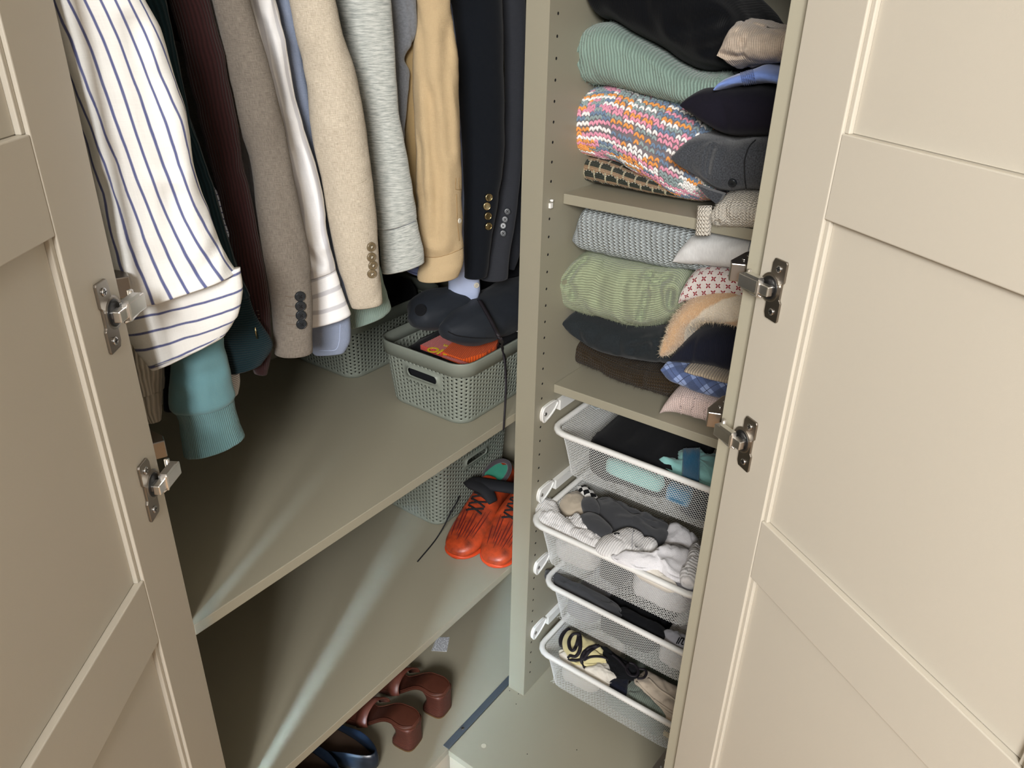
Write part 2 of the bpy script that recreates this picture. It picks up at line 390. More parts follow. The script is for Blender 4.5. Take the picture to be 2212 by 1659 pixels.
# ================================================================== white mesh drawers
def rrect(x0, x1, y0, y1, r, n=6):
    """rounded rectangle, counter-clockwise from the middle of the back"""
    out = []
    for cx_, cy_, a in ((x0+r, y1-r, 90), (x0+r, y0+r, 180), (x1-r, y0+r, 270), (x1-r, y1-r, 0)):
        for k in range(n+1):
            an = radians(a+90*k/n); out.append(Vector((cx_+r*cos(an), cy_+r*sin(an), 0)))
    return out
def resample(path, step=None, n=None):
    P_ = path+[path[0]]; d = [0]
    for a, b2 in zip(P_, P_[1:]): d.append(d[-1]+(b2-a).length)
    n = n or int(round(d[-1]/step)); out = []; k = 0
    for i in range(n):
        t = d[-1]*i/n
        while d[k+1] < t: k += 1
        f = (t-d[k])/max(1e-9, d[k+1]-d[k]); out.append(P_[k].lerp(P_[k+1], f))
    return out
M_MESH = plain('white_wire', rgb(226, 228, 226), .42, 0, .5, .02)
DW, DD, DHT = .386, .32, .100     # rim size and basket height
def wire_mesh():
    """expanded-metal diamonds: prismatic wires of one basket"""
    g = G(); n = 190; rows = 32
    top = resample(rrect(.013, DW-.013, .013, DD-.010, .03), n=n); bot = resample(rrect(.036, DW-.036, .020, DD-.02, .03), n=n)
    ctr = Vector((DW/2, DD/2, 0)); r = .00047
    def node(i, j, h):
        t = j/rows; i2 = (i+.5*h) % n; k = int(i2); f = i2-k
        a = top[k].lerp(top[(k+1) % n], f); b2 = bot[k].lerp(bot[(k+1) % n], f); p = a.lerp(b2, t)
        return Vector((p.x, p.y, -.006-(DHT-.006)*t))
    def wire(a, b2):
        t = (b2-a); s = t.cross(Vector((0, 0, 1)));
        if s.length < 1e-6: s = Vector((1, 0, 0))
        s = s.normalized()*r; u = t.cross(s).normalized()*r*1.15
        g.add([a+u, a+s-u*.5, a-s-u*.5, b2+u, b2+s-u*.5, b2-s-u*.5], [(0, 1, 4, 3), (1, 2, 5, 4), (2, 0, 3, 5)])
    for j in range(rows):
        h = j % 2
        for i in range(n):
            a = node(i, j, h)
            wire(a, node(i+(0 if not h else 1), j+1, 1-h)); wire(a, node(i-(1 if not h else 0), j+1, 1-h))
    # bottom: the same diamonds laid flat
    nx, ny = 40, 44
    for j in range(ny):
        for i in range(nx):
            h = .5*(j % 2); X = lambda q: .038+(DW-.076)*q/nx; Y = lambda q: .022+(DD-.042)*q/ny
            a = Vector((X(i+h), Y(j), -DHT))
            for dx in (-.5, .5):
                q = i+h+dx
                if 0 <= q <= nx: wire(a, Vector((X(q), Y(j+1), -DHT)))
    return g
WIRE = wire_mesh()
def rim_mesh():
    g = G(); path = resample(rrect(0, DW, 0, DD, .036, 8), n=90); inner = resample(rrect(.0115, DW-.0115, .0115, DD-.0115, .028, 8), n=90)
    prof = [(0, -.0075, 0), (0, -.002, 0), (.25, .0005, 0), (.8, .0005, 0), (1, -.002, 0), (1, -.0075, 0), (.8, -.009, 0), (.2, -.009, 0)]
    n = len(path); m = len(prof); vs = []; fs = []
    for a, b2 in zip(path, inner):
        for t, z, _ in prof: q = a.lerp(b2, t); vs.append((q.x, q.y, z))
    for i in range(n):
        for k in range(m): fs.append((i*m+k, ((i+1) % n)*m+k, ((i+1) % n)*m+(k+1) % m, i*m+(k+1) % m))
    return g.add(vs, fs)
RIM = rim_mesh()
dpos = [(.0655, .240, .737), (.0600, .186, .545), (.0655, .238, .353), (.0655, .226, .163)]
dlab = ['top white mesh drawer, holding black garments and a mint one', 'second white mesh drawer from the top, pulled out and full of socks',
        'third white mesh drawer from the top, holding dark folded clothes', 'lowest white mesh drawer, holding a cream bikini with black straps']
DR = []
for i, (p, lb) in enumerate(zip(dpos, dlab)):
    if i == 0:
        t = thing('mesh_drawer', lb, 'drawer', p, 'white mesh drawers')
        rimo = RIM.build('rim', M_WHITEP, t, local=True); wo = WIRE.build('wire_mesh', M_MESH, t, local=True, kind='stuff')
        proto = (rimo, wo)
    else:
        t = thing('mesh_drawer', lb, 'drawer', p, 'white mesh drawers')
        for o in proto: q = o.copy(); q.parent = t; COL.objects.link(q)
    DR.append(t)
# ================================================================== soft goods: helpers
from mathutils.bvhtree import BVHTree
def bvh(g): return BVHTree.FromPolygons([Vector(v) for v in g.v], g.f)
def hit(bv, x, y):
    d = ray(x, y).normalized(); r = bv.ray_cast(CAM, d)
    if r[0] is None:
        r = bv.find_nearest(P(x, y, 0, -.06)); return r[0], -d
    n = r[1] if r[1].dot(d) < 0 else -r[1]
    return r[0], n
def wrk(p, amp, f, seed):
    q = Vector((p.x*f+seed*3.1, p.y*f+seed*1.7, p.z*f*.7))
    return amp*(noise.noise(q)+.6*noise.noise(q*2.3)+.35*noise.noise(q*5.1)+.12*noise.noise(q*11)-.75*math.exp(-(noise.noise(Vector((q.x*.9+5, q.y*.9, q.z*.55+2)))/.07)**2))
def sleeve(pairs, X, th, n=44, m=40, amp=.003, f=14, seed=0, ext=True, e=1.0, close_up=False):
    """soft tube hanging in the wardrobe: pairs of (left, right) edge pixels unprojected at depth X"""
    g = G(); st = catmull([tuple(q)+((X if not isinstance(X, (list, tuple)) else X[min(i, len(X)-1)]),) for i, q in enumerate(pairs)], n)
    rows = []
    for (lx, ly, rx, ry, x) in st:
        M = P((lx+rx)/2, (ly+ry)/2, 0, x); L = PN(lx, ly, M, WH); R = PN(rx, ry, M, WH)
        rows.append((M, (R-L)/2))
    if ext:
        M, a = rows[0]; rows = [(M+Vector((-.10, .0, .17)), a*.55), (M+Vector((-.055, 0, .12)), a*.9), (M+Vector((-.02, 0, .06)), a)]+rows
    out = []
    for i, (M, a) in enumerate(rows):
        b = WH*(a.length*th); r = []
        for k in range(m+1):
            ph = pi/2+2*pi*k/m; c, s_ = cos(ph), sin(ph)
            if e != 1: c = math.copysign(abs(c)**e, c); s_ = math.copysign(abs(s_)**e, s_)
            q = M+a*c+b*s_
            if amp: q += (a*c+b*s_).normalized()*wrk(q, amp, f, seed) if k < m else Vector()
            r.append(q)
        r[-1] = r[0].copy(); out.append(r)
    # round the lower lip inwards
    M, a = rows[-1]; c0 = sum(out[-1][:-1], Vector())/m
    out.append([c0+(q-c0)*.94+Vector((0, 0, -.0012)) for q in out[-1]]); out.append([c0+(q-c0)*.86+Vector((0, 0, .004)) for q in out[-2]])
    g.grid(out); return g
def body(Y, hem, x0=-.50, x1=-.10, ty=.016, seed=0, sh=1.64):
    g = G(); rows = []; n = 14
    for i in range(n):
        t = i/(n-1); z = sh+.05-t*(sh+.05-hem); k = min(1, .25+t*3.2); cx_ = (x0+x1)/2; hx = (x1-x0)/2*k
        r = []
        for q in range(33):
            ph = 2*pi*q/32; c, s_ = cos(ph), sin(ph)
            p = Vector((cx_+hx*math.copysign(abs(c)**.7, c), Y+ty*s_, z))
            if q < 32: p.y += .006*noise.noise(Vector((p.x*12+seed, seed*2.0, p.z*3)))
            r.append(p)
        r[-1] = r[0].copy(); rows.append(r)
    return g.grid(rows)
M_HANG = plain('hanger_wood', rgb(120, 85, 58), .5)
def hanger(Y, par, sh=1.64):
    pts = [(-.29, Y, sh+.045), (-.29, Y, 1.885), (-.278, Y, 1.905), (-.275, Y, 1.917), (-.29, Y, 1.929), (-.308, Y, 1.918), (-.310, Y, 1.905)]
    g = G().tube(pts, .002, 8); g.tube([(-.47, Y, sh-.015), (-.29, Y, sh+.04), (-.11, Y, sh-.015)], .006, 8)
    return g.build('hanger', [M_HANG], par)
def crease(g, px, width=.006, depth=.006):
    """press a fold line (pixel polyline on the front) into the surface"""
    bv = bvh(g); line = [hit(bv, x, y)[0] for x, y in px]
    for i, v in enumerate(g.v):
        q = Vector(v); best = 1
        for a, b in zip(line, line[1:]):
            ab = b-a; t = max(0, min(1, (q-a).dot(ab)/max(ab.length_squared, 1e-9))); best = min(best, (q-a-ab*t).length)
        if best < width*3:
            d = (CAM-q).normalized(); k = math.exp(-(best/width)**2)
            ridge = math.exp(-((best-width*1.7)/width)**2)*.5
            q -= d*(k-ridge)*depth*1.8; g.v[i] = tuple(q)
    return g
def button(bv, x, y, r, mats, par, label=None, h=.0026, up_=Vector((0, 0, 1)), holes=True, dome=0.0):
    p, n = hit(bv, x, y); g = G(); g.disc(p-n*.0004, n, r, h, 20, 0, up_, dome)
    a = n.cross(up_).normalized(); b = n.cross(a); top = p+n*(h-.0006)
    g.tube([top+(a*cos(2*pi*k/20)+b*sin(2*pi*k/20))*r*.86+n*.0001 for k in range(20)], r*.09, 6, 0, closed=True, upv=n)
    if holes:
        for i in (-1, 1):
            for j in (-1, 1): g.disc(top+a*i*r*.22+b*j*r*.22+n*.0002, n, r*.12, .0004, 8, 1, up_)
        for i in (-1, 1): g.tube([top+a*i*r*.22+b*r*.22+n*.0007, top-a*i*r*.22-b*r*.22+n*.0007], r*.06, 5, 2, upv=n)
    return g.build('button', mats, par, label)
def stitchline(bv, pts, r, mat, par, name='seam', off=.0002):
    path = []
    for x, y in catmull(pts, 4*len(pts)):
        p, n = hit(bv, x, y); path.append(p+n*off)
    return G().tube(path, r, 6).build(name, mat, par)
def garment(name, label, cat, sl, X, th, mat, cuff=None, cth=None, cmat=None, hem=None, amp=.003, f=14, seed=0, bodyY=None, e=1.0, ce=1.0, creases=(), camp=.001, cuff_name='cuff', bx=(-.50, -.105), cx=None, nobody=False, n=44):
    g = sleeve(sl, X, th, amp=amp, f=f, seed=seed, e=e, n=n)
    for c_ in creases: crease(g, *c_)
    lo = min(v[2] for v in g.v); c = Vector(g.v[len(g.v)//2])
    if cuff:
        gc = sleeve(cuff, cx if cx is not None else (X if not isinstance(X, (list, tuple)) else X[-1]), cth or th, n=14, amp=camp, f=30, seed=seed+3, ext=False, e=ce)
        lo = min(lo, min(v[2] for v in gc.v))
    t = thing(name, label, cat, (c.x, c.y, lo), 'clothes hanging on the rail')
    so = g.build('sleeve', mat, t); bv = bvh(g); bc = None
    if cuff: cu = gc.build(cuff_name, cmat or mat, t); bc = bvh(gc)
    if not nobody:
        Y = bodyY if bodyY is not None else P((sl[1][0]+sl[1][2])/2, sl[1][1], 0, -.06).y
        body(Y, hem or max(lo+.06, 1.05), bx[0], bx[1], seed=seed).build('body', mat, t); hanger(Y, t)
    return t, bv, bc
# ================================================================== hanging clothes
def striped_shirt(name, base, line, period, width, axis=0, off=0.0, soft=.03, shear=0.0, melt=.25):
    b = NB(name); u, v, uvv = b.uv(); x = u if axis == 0 else v; y = v if axis == 0 else u
    x = b.m('MULTIPLY_ADD', y, shear, x)
    wob = b.m('MULTIPLY_ADD', b.m('SUBTRACT', b.noise(uvv, 14, 2), .5), period*.25, x)
    s_ = b.stripe(wob, period, width, off, soft)
    slub = b.noise(b.vec(b.m('MULTIPLY', u, 60), b.m('MULTIPLY', v, 900)), 1, 2); slub2 = b.noise(b.vec(b.m('MULTIPLY', u, 900), b.m('MULTIPLY', v, 60)), 1, 2)
    k = b.m('MULTIPLY_ADD', b.m('ADD', slub, slub2), .5, 0)
    base_c = b.mix(k, sc(base, .90), sc(base, 1.06))
    col = b.mix(b.m('MULTIPLY', s_, b.m('MULTIPLY_ADD', slub2, melt, 1-melt*.5)), base_c, line)
    b.bump(b.m('ADD', k, b.m('MULTIPLY', b.noise(uvv, 40, 3), 1.5)), .25, .0015)
    return b.done(col, .85, 0, .1, .15)
C_W = rgb(236, 236, 232)
M_STR = striped_shirt('white_blue_stripe', C_W, rgb(92, 98, 140), .0150, .19, 0, .2, .03, -.12)
M_STRC = striped_shirt('white_blue_stripe_cuff', C_W, rgb(92, 98, 140), .0190, .15, 1, .25)
M_TEAL = fabric('teal_sweat', rgb(104, 144, 150), melange=.25, mstretch=(300, 60), c2=rgb(92, 136, 146))
M_TEALR = fabric('teal_rib', rgb(110, 150, 154), rib=(0, .0026), ribc=.5)
M_CREAM = fabric('cream_knit', rgb(196, 188, 172), rib=(0, .005), ribc=.5)
M_DTEAL = fabric('dark_teal_corduroy', rgb(18, 40, 46), rib=(0, .0035), ribc=.5, sheen=.1)
M_DTEALC = fabric('dark_teal_corduroy_cuff', rgb(18, 40, 46), rib=(1, .0035), ribc=.5, sheen=.1)
M_MAR = fabric('maroon_corduroy', rgb(50, 25, 25), rib=(0, .0036), ribc=.75, sheen=.15)
M_NAVYD = fabric('dark_navy', rgb(22, 30, 42), sheen=.1)
M_TAUPE = fabric('taupe_wool', rgb(134, 126, 115), weave=.7, c2=rgb(84, 77, 70), sheen=.1)
M_WSH = striped_shirt('white_tonal', rgb(238, 238, 238), rgb(198, 198, 202), .026, .26, 0, .1)
M_WSHC = striped_shirt('white_tonal_cuff', rgb(240, 240, 240), rgb(198, 198, 202), .0245, .26, 1, .35)
M_DENIM = fabric('denim_blue', rgb(136, 146, 166), weave=.35, c2=rgb(108, 120, 142), sheen=.05)
M_LINEN = fabric('oat_linen', rgb(208, 198, 179), weave=.75, c2=rgb(148, 135, 116), sheen=.1)
M_SAGER = fabric('sage_rib', rgb(136, 156, 146), rib=(0, .003), ribc=.3)
M_MEL = fabric('grey_melange', rgb(198, 201, 195), melange=.9, mstretch=(70, 520), c2=rgb(132, 138, 134))
M_DGREY = fabric('mid_grey_jersey', rgb(122, 126, 132), melange=.4, mstretch=(300, 300), c2=rgb(74, 78, 84))
M_TAN = fabric('tan_cotton', rgb(188, 166, 130), weave=.22, c2=rgb(166, 142, 106), sheen=.05)
M_TANS = plain('tan_thread', rgb(150, 122, 82), .8)
M_NAVY = fabric('navy_wool', rgb(13, 17, 23), sheen=.08)
M_CHAR = fabric('charcoal_wool', rgb(46, 48, 53), melange=.3, sheen=.1)
M_LBLUE = fabric('pale_blue_satin', rgb(176, 188, 216), sheen=.05, rough=.5, ribs=.2)
M_FINE = striped_shirt('fine_blue_stripe', rgb(200, 206, 216), rgb(78, 84, 124), .0075, .2, 1, 0)
M_FINEB = striped_shirt('fine_brown_stripe', rgb(205, 202, 196), rgb(130, 122, 120), .003, .4, 1, 0)
BT_BLK = [plain('button_black', rgb(34, 38, 42), .3), M_DARK, plain('thread_black', rgb(20, 20, 22), .9)]
BT_BRN = [plain('button_horn', rgb(112, 98, 74), .3, 0, .5, .35, 220), M_DARK, plain('thread_cream', rgb(222, 216, 200), .9)]
BT_GOLD = [plain('button_gold', rgb(196, 180, 140), .25, 1.0), M_DARK, M_DARK]
BT_PRL = [plain('button_pearl', rgb(206, 200, 184), .3), M_DARK, plain('thread_white', rgb(220, 220, 216), .9)]
M_TH = plain('taupe_thread', rgb(112, 100, 88), .9)

# white blue-striped shirt, frontmost
t, bv, bc = garment('striped_shirt', 'white shirt with slate-blue stripes, its wide cuff hanging beside the left door hinge', 'shirt',
    [(60,-60,300,-60),(85,0,316,0),(112,100,358,100),(140,210,386,215),(168,320,408,330),(196,430,436,440),(214,530,462,510),(228,610,488,560),(236,662,508,590)], -.02, .55, M_STR,
    [(234,652,517,579),(246,690,524,622),(272,730,516,668),(300,766,503,700),(328,799,486,724)], .24, M_STRC, amp=.006, f=9, seed=1, hem=1.15, bx=(-.5, -.12), camp=.003, ce=.9, n=70,
    creases=[([(292,60),(300,160),(318,260),(352,350),(372,420),(362,500),(366,560),(400,600)], .011, .0032), ([(372,420),(392,520),(432,596)], .009, .003), ([(470,520),(455,560),(440,590)], .008, .003), ([(340,180),(352,280),(380,350)], .012, .002), ([(230,400),(262,520),(290,620)], .012, .002)])
stitchline(bc, [(245,668),(300,650),(360,632),(430,612),(500,590)], .0006, plain('shirt_thread', rgb(200, 198, 190), .9), t)
stitchline(bc, [(335,790),(380,775),(430,756),(475,728)], .0006, bpy.data.materials['shirt_thread'], t)
# cream cardigan half hidden by the door
t, bv, bc = garment('cream_cardigan', 'cream knitted cardigan sleeve half hidden by the left door under the striped cuff', 'cardigan',
    [(210,560,330,560),(240,690,345,690),(262,780,354,780),(285,850,352,840)], -.15, .7, M_CREAM, [(288,845,351,838),(300,880,350,875),(316,910,349,906)], .7, M_CREAM, amp=.004, f=18, seed=2, hem=1.15, bodyY=-.468, bx=(-.5, -.2))
# dark navy cuff behind
garment('navy_jacket', 'dark navy jacket cuff showing between the cream cardigan and the teal sweatshirt', 'jacket',
    [(320,560,420,560),(340,700,425,700),(350,790,420,790)], -.15, .6, M_NAVYD, [(350,780,421,780),(352,840,410,838),(354,884,402,882)], .6, amp=.003, seed=3, hem=1.15, bodyY=-.42, bx=(-.5, -.2))
# teal sweatshirt
t, bv, bc = garment('teal_sweatshirt', 'teal sweatshirt sleeve with a long ribbed cuff hanging below the striped shirt', 'sweatshirt',
    [(330,480,430,480),(356,620,452,600),(370,720,474,700),(369,790,487,770),(367,850,500,836),(369,872,506,856),(376,881,503,866)], -.09, .75, M_TEAL,
    [(377,880,503,865),(386,900,507,885),(391,930,514,912),(395,955,521,932),(398,976,527,946)], .72, M_TEALR, amp=.0025, f=16, seed=4, hem=1.1, bodyY=-.375, bx=(-.5, -.16), creases=[([(380,800),(420,815),(470,800)], .010, .002)])
stitchline(bc, [(380,882),(400,888),(440,888),(475,880),(502,868)], .0011, M_TEALR, t)
# dark teal corduroy jacket
t, bv, bc = garment('teal_corduroy_jacket', 'very dark teal corduroy jacket, its cuff with a gold zip pull beside the striped cuff', 'jacket',
    [(230,-60,334,-60),(262,0,356,0),(300,100,380,100),(340,210,404,210),(372,320,432,320),(404,430,466,430),(420,540,505,560),(440,630,538,640)], -.075, .6, M_DTEAL,
    [(440,620,534,630),(455,680,552,682),(470,740,586,734),(484,780,586,758),(498,806,566,786)], .45, M_DTEALC, amp=.003, seed=5, hem=1.12, bodyY=-.325)
p, n = hit(bc, 553, 724); G().obox(p+n*.001-Vector((.002, 0, .004)), Vector((.004, 0, 0)), n*.002, Vector((0, 0, .010))).tube([p+n*.002, p+n*.002+Vector((0, 0, .012))], .0012, 6).build('zip_pull', BT_GOLD[0], t, 'small gold zip pull')
# fine striped shirt deeper in
garment('fine_striped_shirt', 'fine blue-striped shirt peeking out between the dark teal and maroon jackets', 'shirt',
    [(330,250,402,250),(380,340,426,340),(425,412,466,408),(446,450,490,450),(452,476,512,490),(452,512,503,502),(446,540,490,536),(440,620,486,620)], -.10, .8, M_FINE, [(470,790,512,790),(480,830,519,822),(490,866,514,850)], .7, M_FINEB, amp=.003, seed=6, hem=1.12, bodyY=-.295, bx=(-.5, -.16))
# maroon corduroy jacket
t, bv, bc = garment('maroon_corduroy_jacket', 'dark maroon corduroy jacket hanging left of the taupe blazer', 'jacket',
    [(340,-60,428,-60),(366,0,451,0),(396,108,478,108),(424,235,507,235),(452,345,527,345),(478,470,553,470),(505,600,571,597),(525,690,582,690),(536,760,589,752),(548,803,579,808)], -.08, .7, M_MAR, amp=.003, f=12, seed=7, hem=1.1, bodyY=-.262)
for k in range(6): 
    p, n = hit(bv, 556+k*1.4, 672+k*8); G().tube([p+n*.001+Vector((-.003, 0, 0)), p+n*.0016+Vector((.003, 0, .002))], .0005, 5).build('buttonhole', M_SCREW if 0 else M_TH, t)
# taupe blazer
t, bv, bc = garment('taupe_blazer', 'taupe grey wool blazer with four black cuff buttons', 'blazer',
    [(440,-60,528,-60),(456,0,542,0),(476,76,563,76),(497,172,591,172),(514,258,612,258),(538,344,628,344),(551,430,643,430),(566,550,669,550),(584,652,675,640),(590,710,675,705),(592,760,674,761)], -.055, .75, M_TAUPE, amp=.0022, f=11, seed=8, hem=1.12)
for (x, y) in ((648,640),(649,661),(650,681),(651,700)):
    button(bv, x, y, .0072, BT_BLK, t, 'black four-hole cuff button')
    stitchline(bv, [(x-32, y-1),(x-22, y+1),(x-11, y+1)], .0007, M_TH, t, 'buttonhole')
# white shirt
t, bv, bc = garment('white_shirt', 'white shirt with tonal grey stripes, cuff showing right of the taupe blazer', 'shirt',
    [(510,-60,580,-60),(526,0,597,0),(548,103,618,103),(580,240,648,240),(600,344,675,344),(618,430,695,430),(624,510,704,510),(632,560,716,556),(640,600,724,582)], -.085, .7, M_WSH,
    [(640,606,722,578),(640,640,734,612),(640,668,745,645),(642,704,757,680)], .55, M_WSHC, amp=.0035, f=13, seed=9, hem=1.15, creases=[([(565,40),(590,130),(612,230)], .005, .003), ([(640,330),(668,430),(690,520)], .007, .003), ([(632,480),(660,540),(690,575)], .006, .003)])
# denim shirt
t, bv, bc = garment('denim_shirt', 'blue denim shirt with a rounded double cuff below the white cuff', 'shirt',
    [(575,-60,628,-60),(590,0,636,0),(606,120,652,120),(636,240,672,240),(668,350,694,350),(686,430,714,430),(690,520,736,540),(688,620,748,620),(680,690,754,680)], -.098, .8, M_DENIM,
    [(660,680,755,674),(664,720,757,706),(668,748,756,738),(678,764,744,760)], .4, M_DENIM, amp=.003, seed=10, hem=1.15, bodyY=P(650, 100, 0, -.10).y, ce=.75)
stitchline(bc, [(690,757),(718,757),(728,752),(733,735),(735,700)], .0005, M_LBLUE, t)
# oat linen blazer
t, bv, bc = garment('linen_blazer', 'oat linen blazer with four brown horn cuff buttons', 'blazer',
    [(608,-60,708,-60),(626,0,724,0),(642,86,745,86),(662,172,769,172),(672,258,786,258),(686,344,798,344),(703,430,810,430),(726,550,819,550),(742,610,823,604),(756,661,826,654)], -.05, .8, M_LINEN, amp=.0025, f=11, bx=(-.5, -.15), seed=11, hem=1.14, creases=[([(640,160),(700,172),(770,168)], .006, .002), ([(668,236),(720,240),(784,228)], .006, .0025), ([(690,330),(740,322),(790,330)], .006, .002), ([(705,420),(760,402),(800,380)], .006, .002)])
for (x, y) in ((801,533),(801.5,555),(804.5,573),(803,591)): button(bv, x, y, .0070, BT_BRN, t, 'brown horn four-hole cuff button')
stitchline(bv, [(760,402),(775,396),(790,388)], .0006, M_LINEN, t, 'crease')
# sage sweatshirt
garment('sage_sweatshirt', 'sage green sweatshirt with only its ribbed cuff showing under the linen blazer', 'sweatshirt',
    [(660,300,730,300),(690,450,760,450),(716,560,815,560),(728,620,830,618)], -.11, .6, M_SAGER, [(726,612,828,612),(735,650,838,640),(742,680,845,666),(752,708,834,680)], .45, M_SAGER, amp=.002, seed=12, hem=1.15, bodyY=P(715, 100, 0, -.10).y)
# grey melange sweatshirt
t, bv, bc = garment('grey_melange_sweatshirt', 'light grey melange sweatshirt between the linen blazer and the tan jacket', 'sweatshirt',
    [(712,-60,836,-60),(724,0,843,0),(738,60,848,60),(762,170,857,170),(782,250,865,250),(797,340,880,340),(806,420,894,420),(813,470,900,466),(817,494,899,474)], -.065, .7, M_MEL,
    [(817,492,900,473),(818,520,908,508),(821,556,915,540),(825,589,917,566)], .6, M_MEL, amp=.002, f=12, seed=13, hem=1.15)
stitchline(bc, [(820,496),(845,496),(872,488),(898,477)], .0007, M_DGREY, t)
# grey sweatshirt deeper
garment('mid_grey_sweatshirt', 'mid grey jersey sweatshirt deeper between the melange one and the tan jacket', 'sweatshirt',
    [(800,-60,893,-60),(815,0,897,0),(826,60,898,60),(832,85,893,90),(838,115,872,125),(842,150,884,160),(850,220,880,225),(855,300,873,300)], -.088, .7, M_DGREY, amp=.003, f=20, seed=14, hem=1.2, bodyY=P(850, 0, 0, -.09).y)
# blue checked shirt edge
garment('checked_shirt', 'blue checked shirt with just its hem corner showing between the grey and tan cuffs', 'shirt',
    [(850,300,880,300),(855,400,890,400),(860,500,900,500),(866,560,925,560),(876,582,930,600)], -.15, .5, striped_shirt('blue_check', rgb(96, 106, 140), rgb(60, 66, 100), .012, .2, 1), amp=.002, seed=15, hem=1.2, bodyY=P(880, 0, 0, -.10).y)
# tan jacket
t, bv, bc = garment('tan_jacket', 'tan cotton jacket with a stitched cuff hanging left of the navy blazer', 'jacket',
    [(880,-60,968,-60),(896,0,975,0),(895,103,985,103),(894,206,994,206),(896,300,997,300),(898,378,999,378),(902,460,999,460),(908,530,1000,516),(914,552,1000,534)], -.055, .8, M_TAN,
    [(912,548,1000,532),(906,570,1001,556),(901,590,999,574),(902,602,990,596)], .75, M_TAN, amp=.0035, f=13, seed=16, hem=1.14, creases=[([(930,200),(938,320),(946,420),(940,520)], .009, .004), ([(965,60),(962,200),(972,330)], .009, .003), ([(905,300),(912,420),(922,520)], .007, .003)])
stitchline(bc, [(914,554),(940,556),(970,549),(998,537)], .0006, M_TANS, t)
for k in range(2): stitchline(bv, [(985+6*k, 384),(984+7*k, 396),(984+8*k, 409)], .0005, M_TANS, t)
stitchline(bv, [(984,409),(991,410),(997,409)], .0005, M_TANS, t)
stitchline(bv, [(986,420),(987,450),(988,480),(992,520)], .0006, M_TANS, t)
button(bv, 992, 477, .0042, BT_PRL, t, 'pale cuff button', h=.002)
# khaki jacket shaded behind
garment('khaki_jacket', 'khaki brown jacket in shade behind the tan sleeve', 'jacket',
    [(850,-60,905,-60),(862,60,908,60),(868,200,912,200),(872,300,914,300),(880,400,912,400),(890,480,912,480)], -.092, .8, fabric('khaki', rgb(150, 128, 90)), amp=.002, seed=17, hem=1.2, bodyY=P(905, 0, 0, -.10).y)
# navy blazer
t, bv, bc = garment('navy_blazer', 'navy blazer with four gold cuff buttons', 'blazer',
    [(955,-60,1080,-60),(974,0,1086,0),(986,120,1090,120),(994,240,1092,240),(998,340,1088,340),(1000,430,1076,430),(1001,510,1064,510),(1001,560,1058,560),(1001,597,1052,596)], -.065, .8, M_NAVY, amp=.002, f=11, seed=18, hem=1.15)
for (x, y) in ((1055,426),(1051,445),(1053,466),(1054,488)): button(bv, x, y, .0068, BT_GOLD, t, 'domed gold cuff button', h=.004, holes=False, dome=.1)
# pale blue shirt cuff
t, bv, bc = garment('pale_blue_shirt', 'pale blue satin shirt with a rounded cuff below the navy blazer', 'shirt',
    [(950,-60,1000,-60),(965,150,1020,150),(975,350,1030,350),(972,480,1033,480),(967,580,1034,576)], -.11, .7, M_LBLUE, [(966,576,1035,572),(968,605,1036,600),(971,632,1037,628),(984,652,1030,650)], .6, M_LBLUE, amp=.002, seed=19, hem=1.2, bodyY=P(985, 0, 0, -.10).y, ce=.8)
button(bc, 1029, 616, .0055, BT_PRL, t, 'pearl cuff button', h=.002)
# charcoal blazer
t, bv, bc = garment('charcoal_blazer', 'charcoal blazer with black buttons, last on the rail beside the corner post', 'blazer',
    [(1070,-60,1130,-60),(1083,0,1135,0),(1088,120,1136,120),(1088,240,1132,240),(1084,330,1128,330),(1076,410,1122,410),(1064,480,1114,480),(1050,550,1104,548),(1036,601,1099,600)], -.06, .75, M_CHAR, amp=.002, f=11, seed=20, hem=1.15)
for (x, y) in ((1096,457),(1091,474),(1087,488),(1087,504)): button(bv, x, y, .0066, BT_BLK, t, 'black cuff button')
garment('graphite_jacket', 'graphite jacket edge squeezed between the charcoal blazer and the corner post', 'jacket',
    [(1110,-60,1150,-60),(1112,100,1146,100),(1110,300,1140,300),(1104,450,1132,450),(1100,540,1124,540),(1100,580,1112,582)], -.09, .8, M_CHAR, amp=.002, seed=21, hem=1.2)
# ================================================================== folded knitwear
def roll(pairs, yf, depth=.20, e=.62, n=80, m=80, amp=.004, f=16, seed=0, folds=(), zmax=None, zmin=None, shrink=.97):
    """a folded garment: (top pixel, bottom pixel) pairs from left to right on its front plane, a rounded section going back"""
    g = G(); rows = []; frames = []
    yfs = [q[4] if len(q) > 4 else yf for q in pairs]
    for (tx, ty, bx, by, yy) in catmull([tuple(q[:4])+(y,) for q, y in zip(pairs, yfs)], n):
        Tp = P(tx, ty, 1, yy); B = P(bx, by, 1, yy)
        if zmax: Tp.z = min(Tp.z, zmax)
        if zmin: B.z = max(B.z, zmin)
        M = (Tp+B)/2; a = (Tp-B)/2*shrink; r = []
        for k in range(m+1):
            ph = 2*pi*k/m; c, s_ = cos(ph), sin(ph)
            cy_ = math.copysign(abs(c)**e, c); sz = math.copysign(abs(s_)**e, s_)
            dd = depth/2
            q = M+Vector((0, dd+dd*cy_, 0))+a*sz
            if k < m:
                w = wrk(q, amp*1.25, f, seed)
                for (fx, fy, rad, dp) in folds:      # pressed-in creases, line from (x,z) style centre
                    pass
                q += Vector((0, dd*cy_, 0)).normalized()*w if abs(cy_) > .5 else a.normalized()*math.copysign(1, sz)*w*.6
            r.append(q)
        r[-1] = r[0].copy(); rows.append(r)
    if zmax or zmin:
        for r in rows:
            for q in r:
                if zmax: q.z = min(q.z, zmax-.0005)
                if zmin: q.z = max(q.z, zmin+.0006)
    g.grid(rows); g.rows = rows; return g
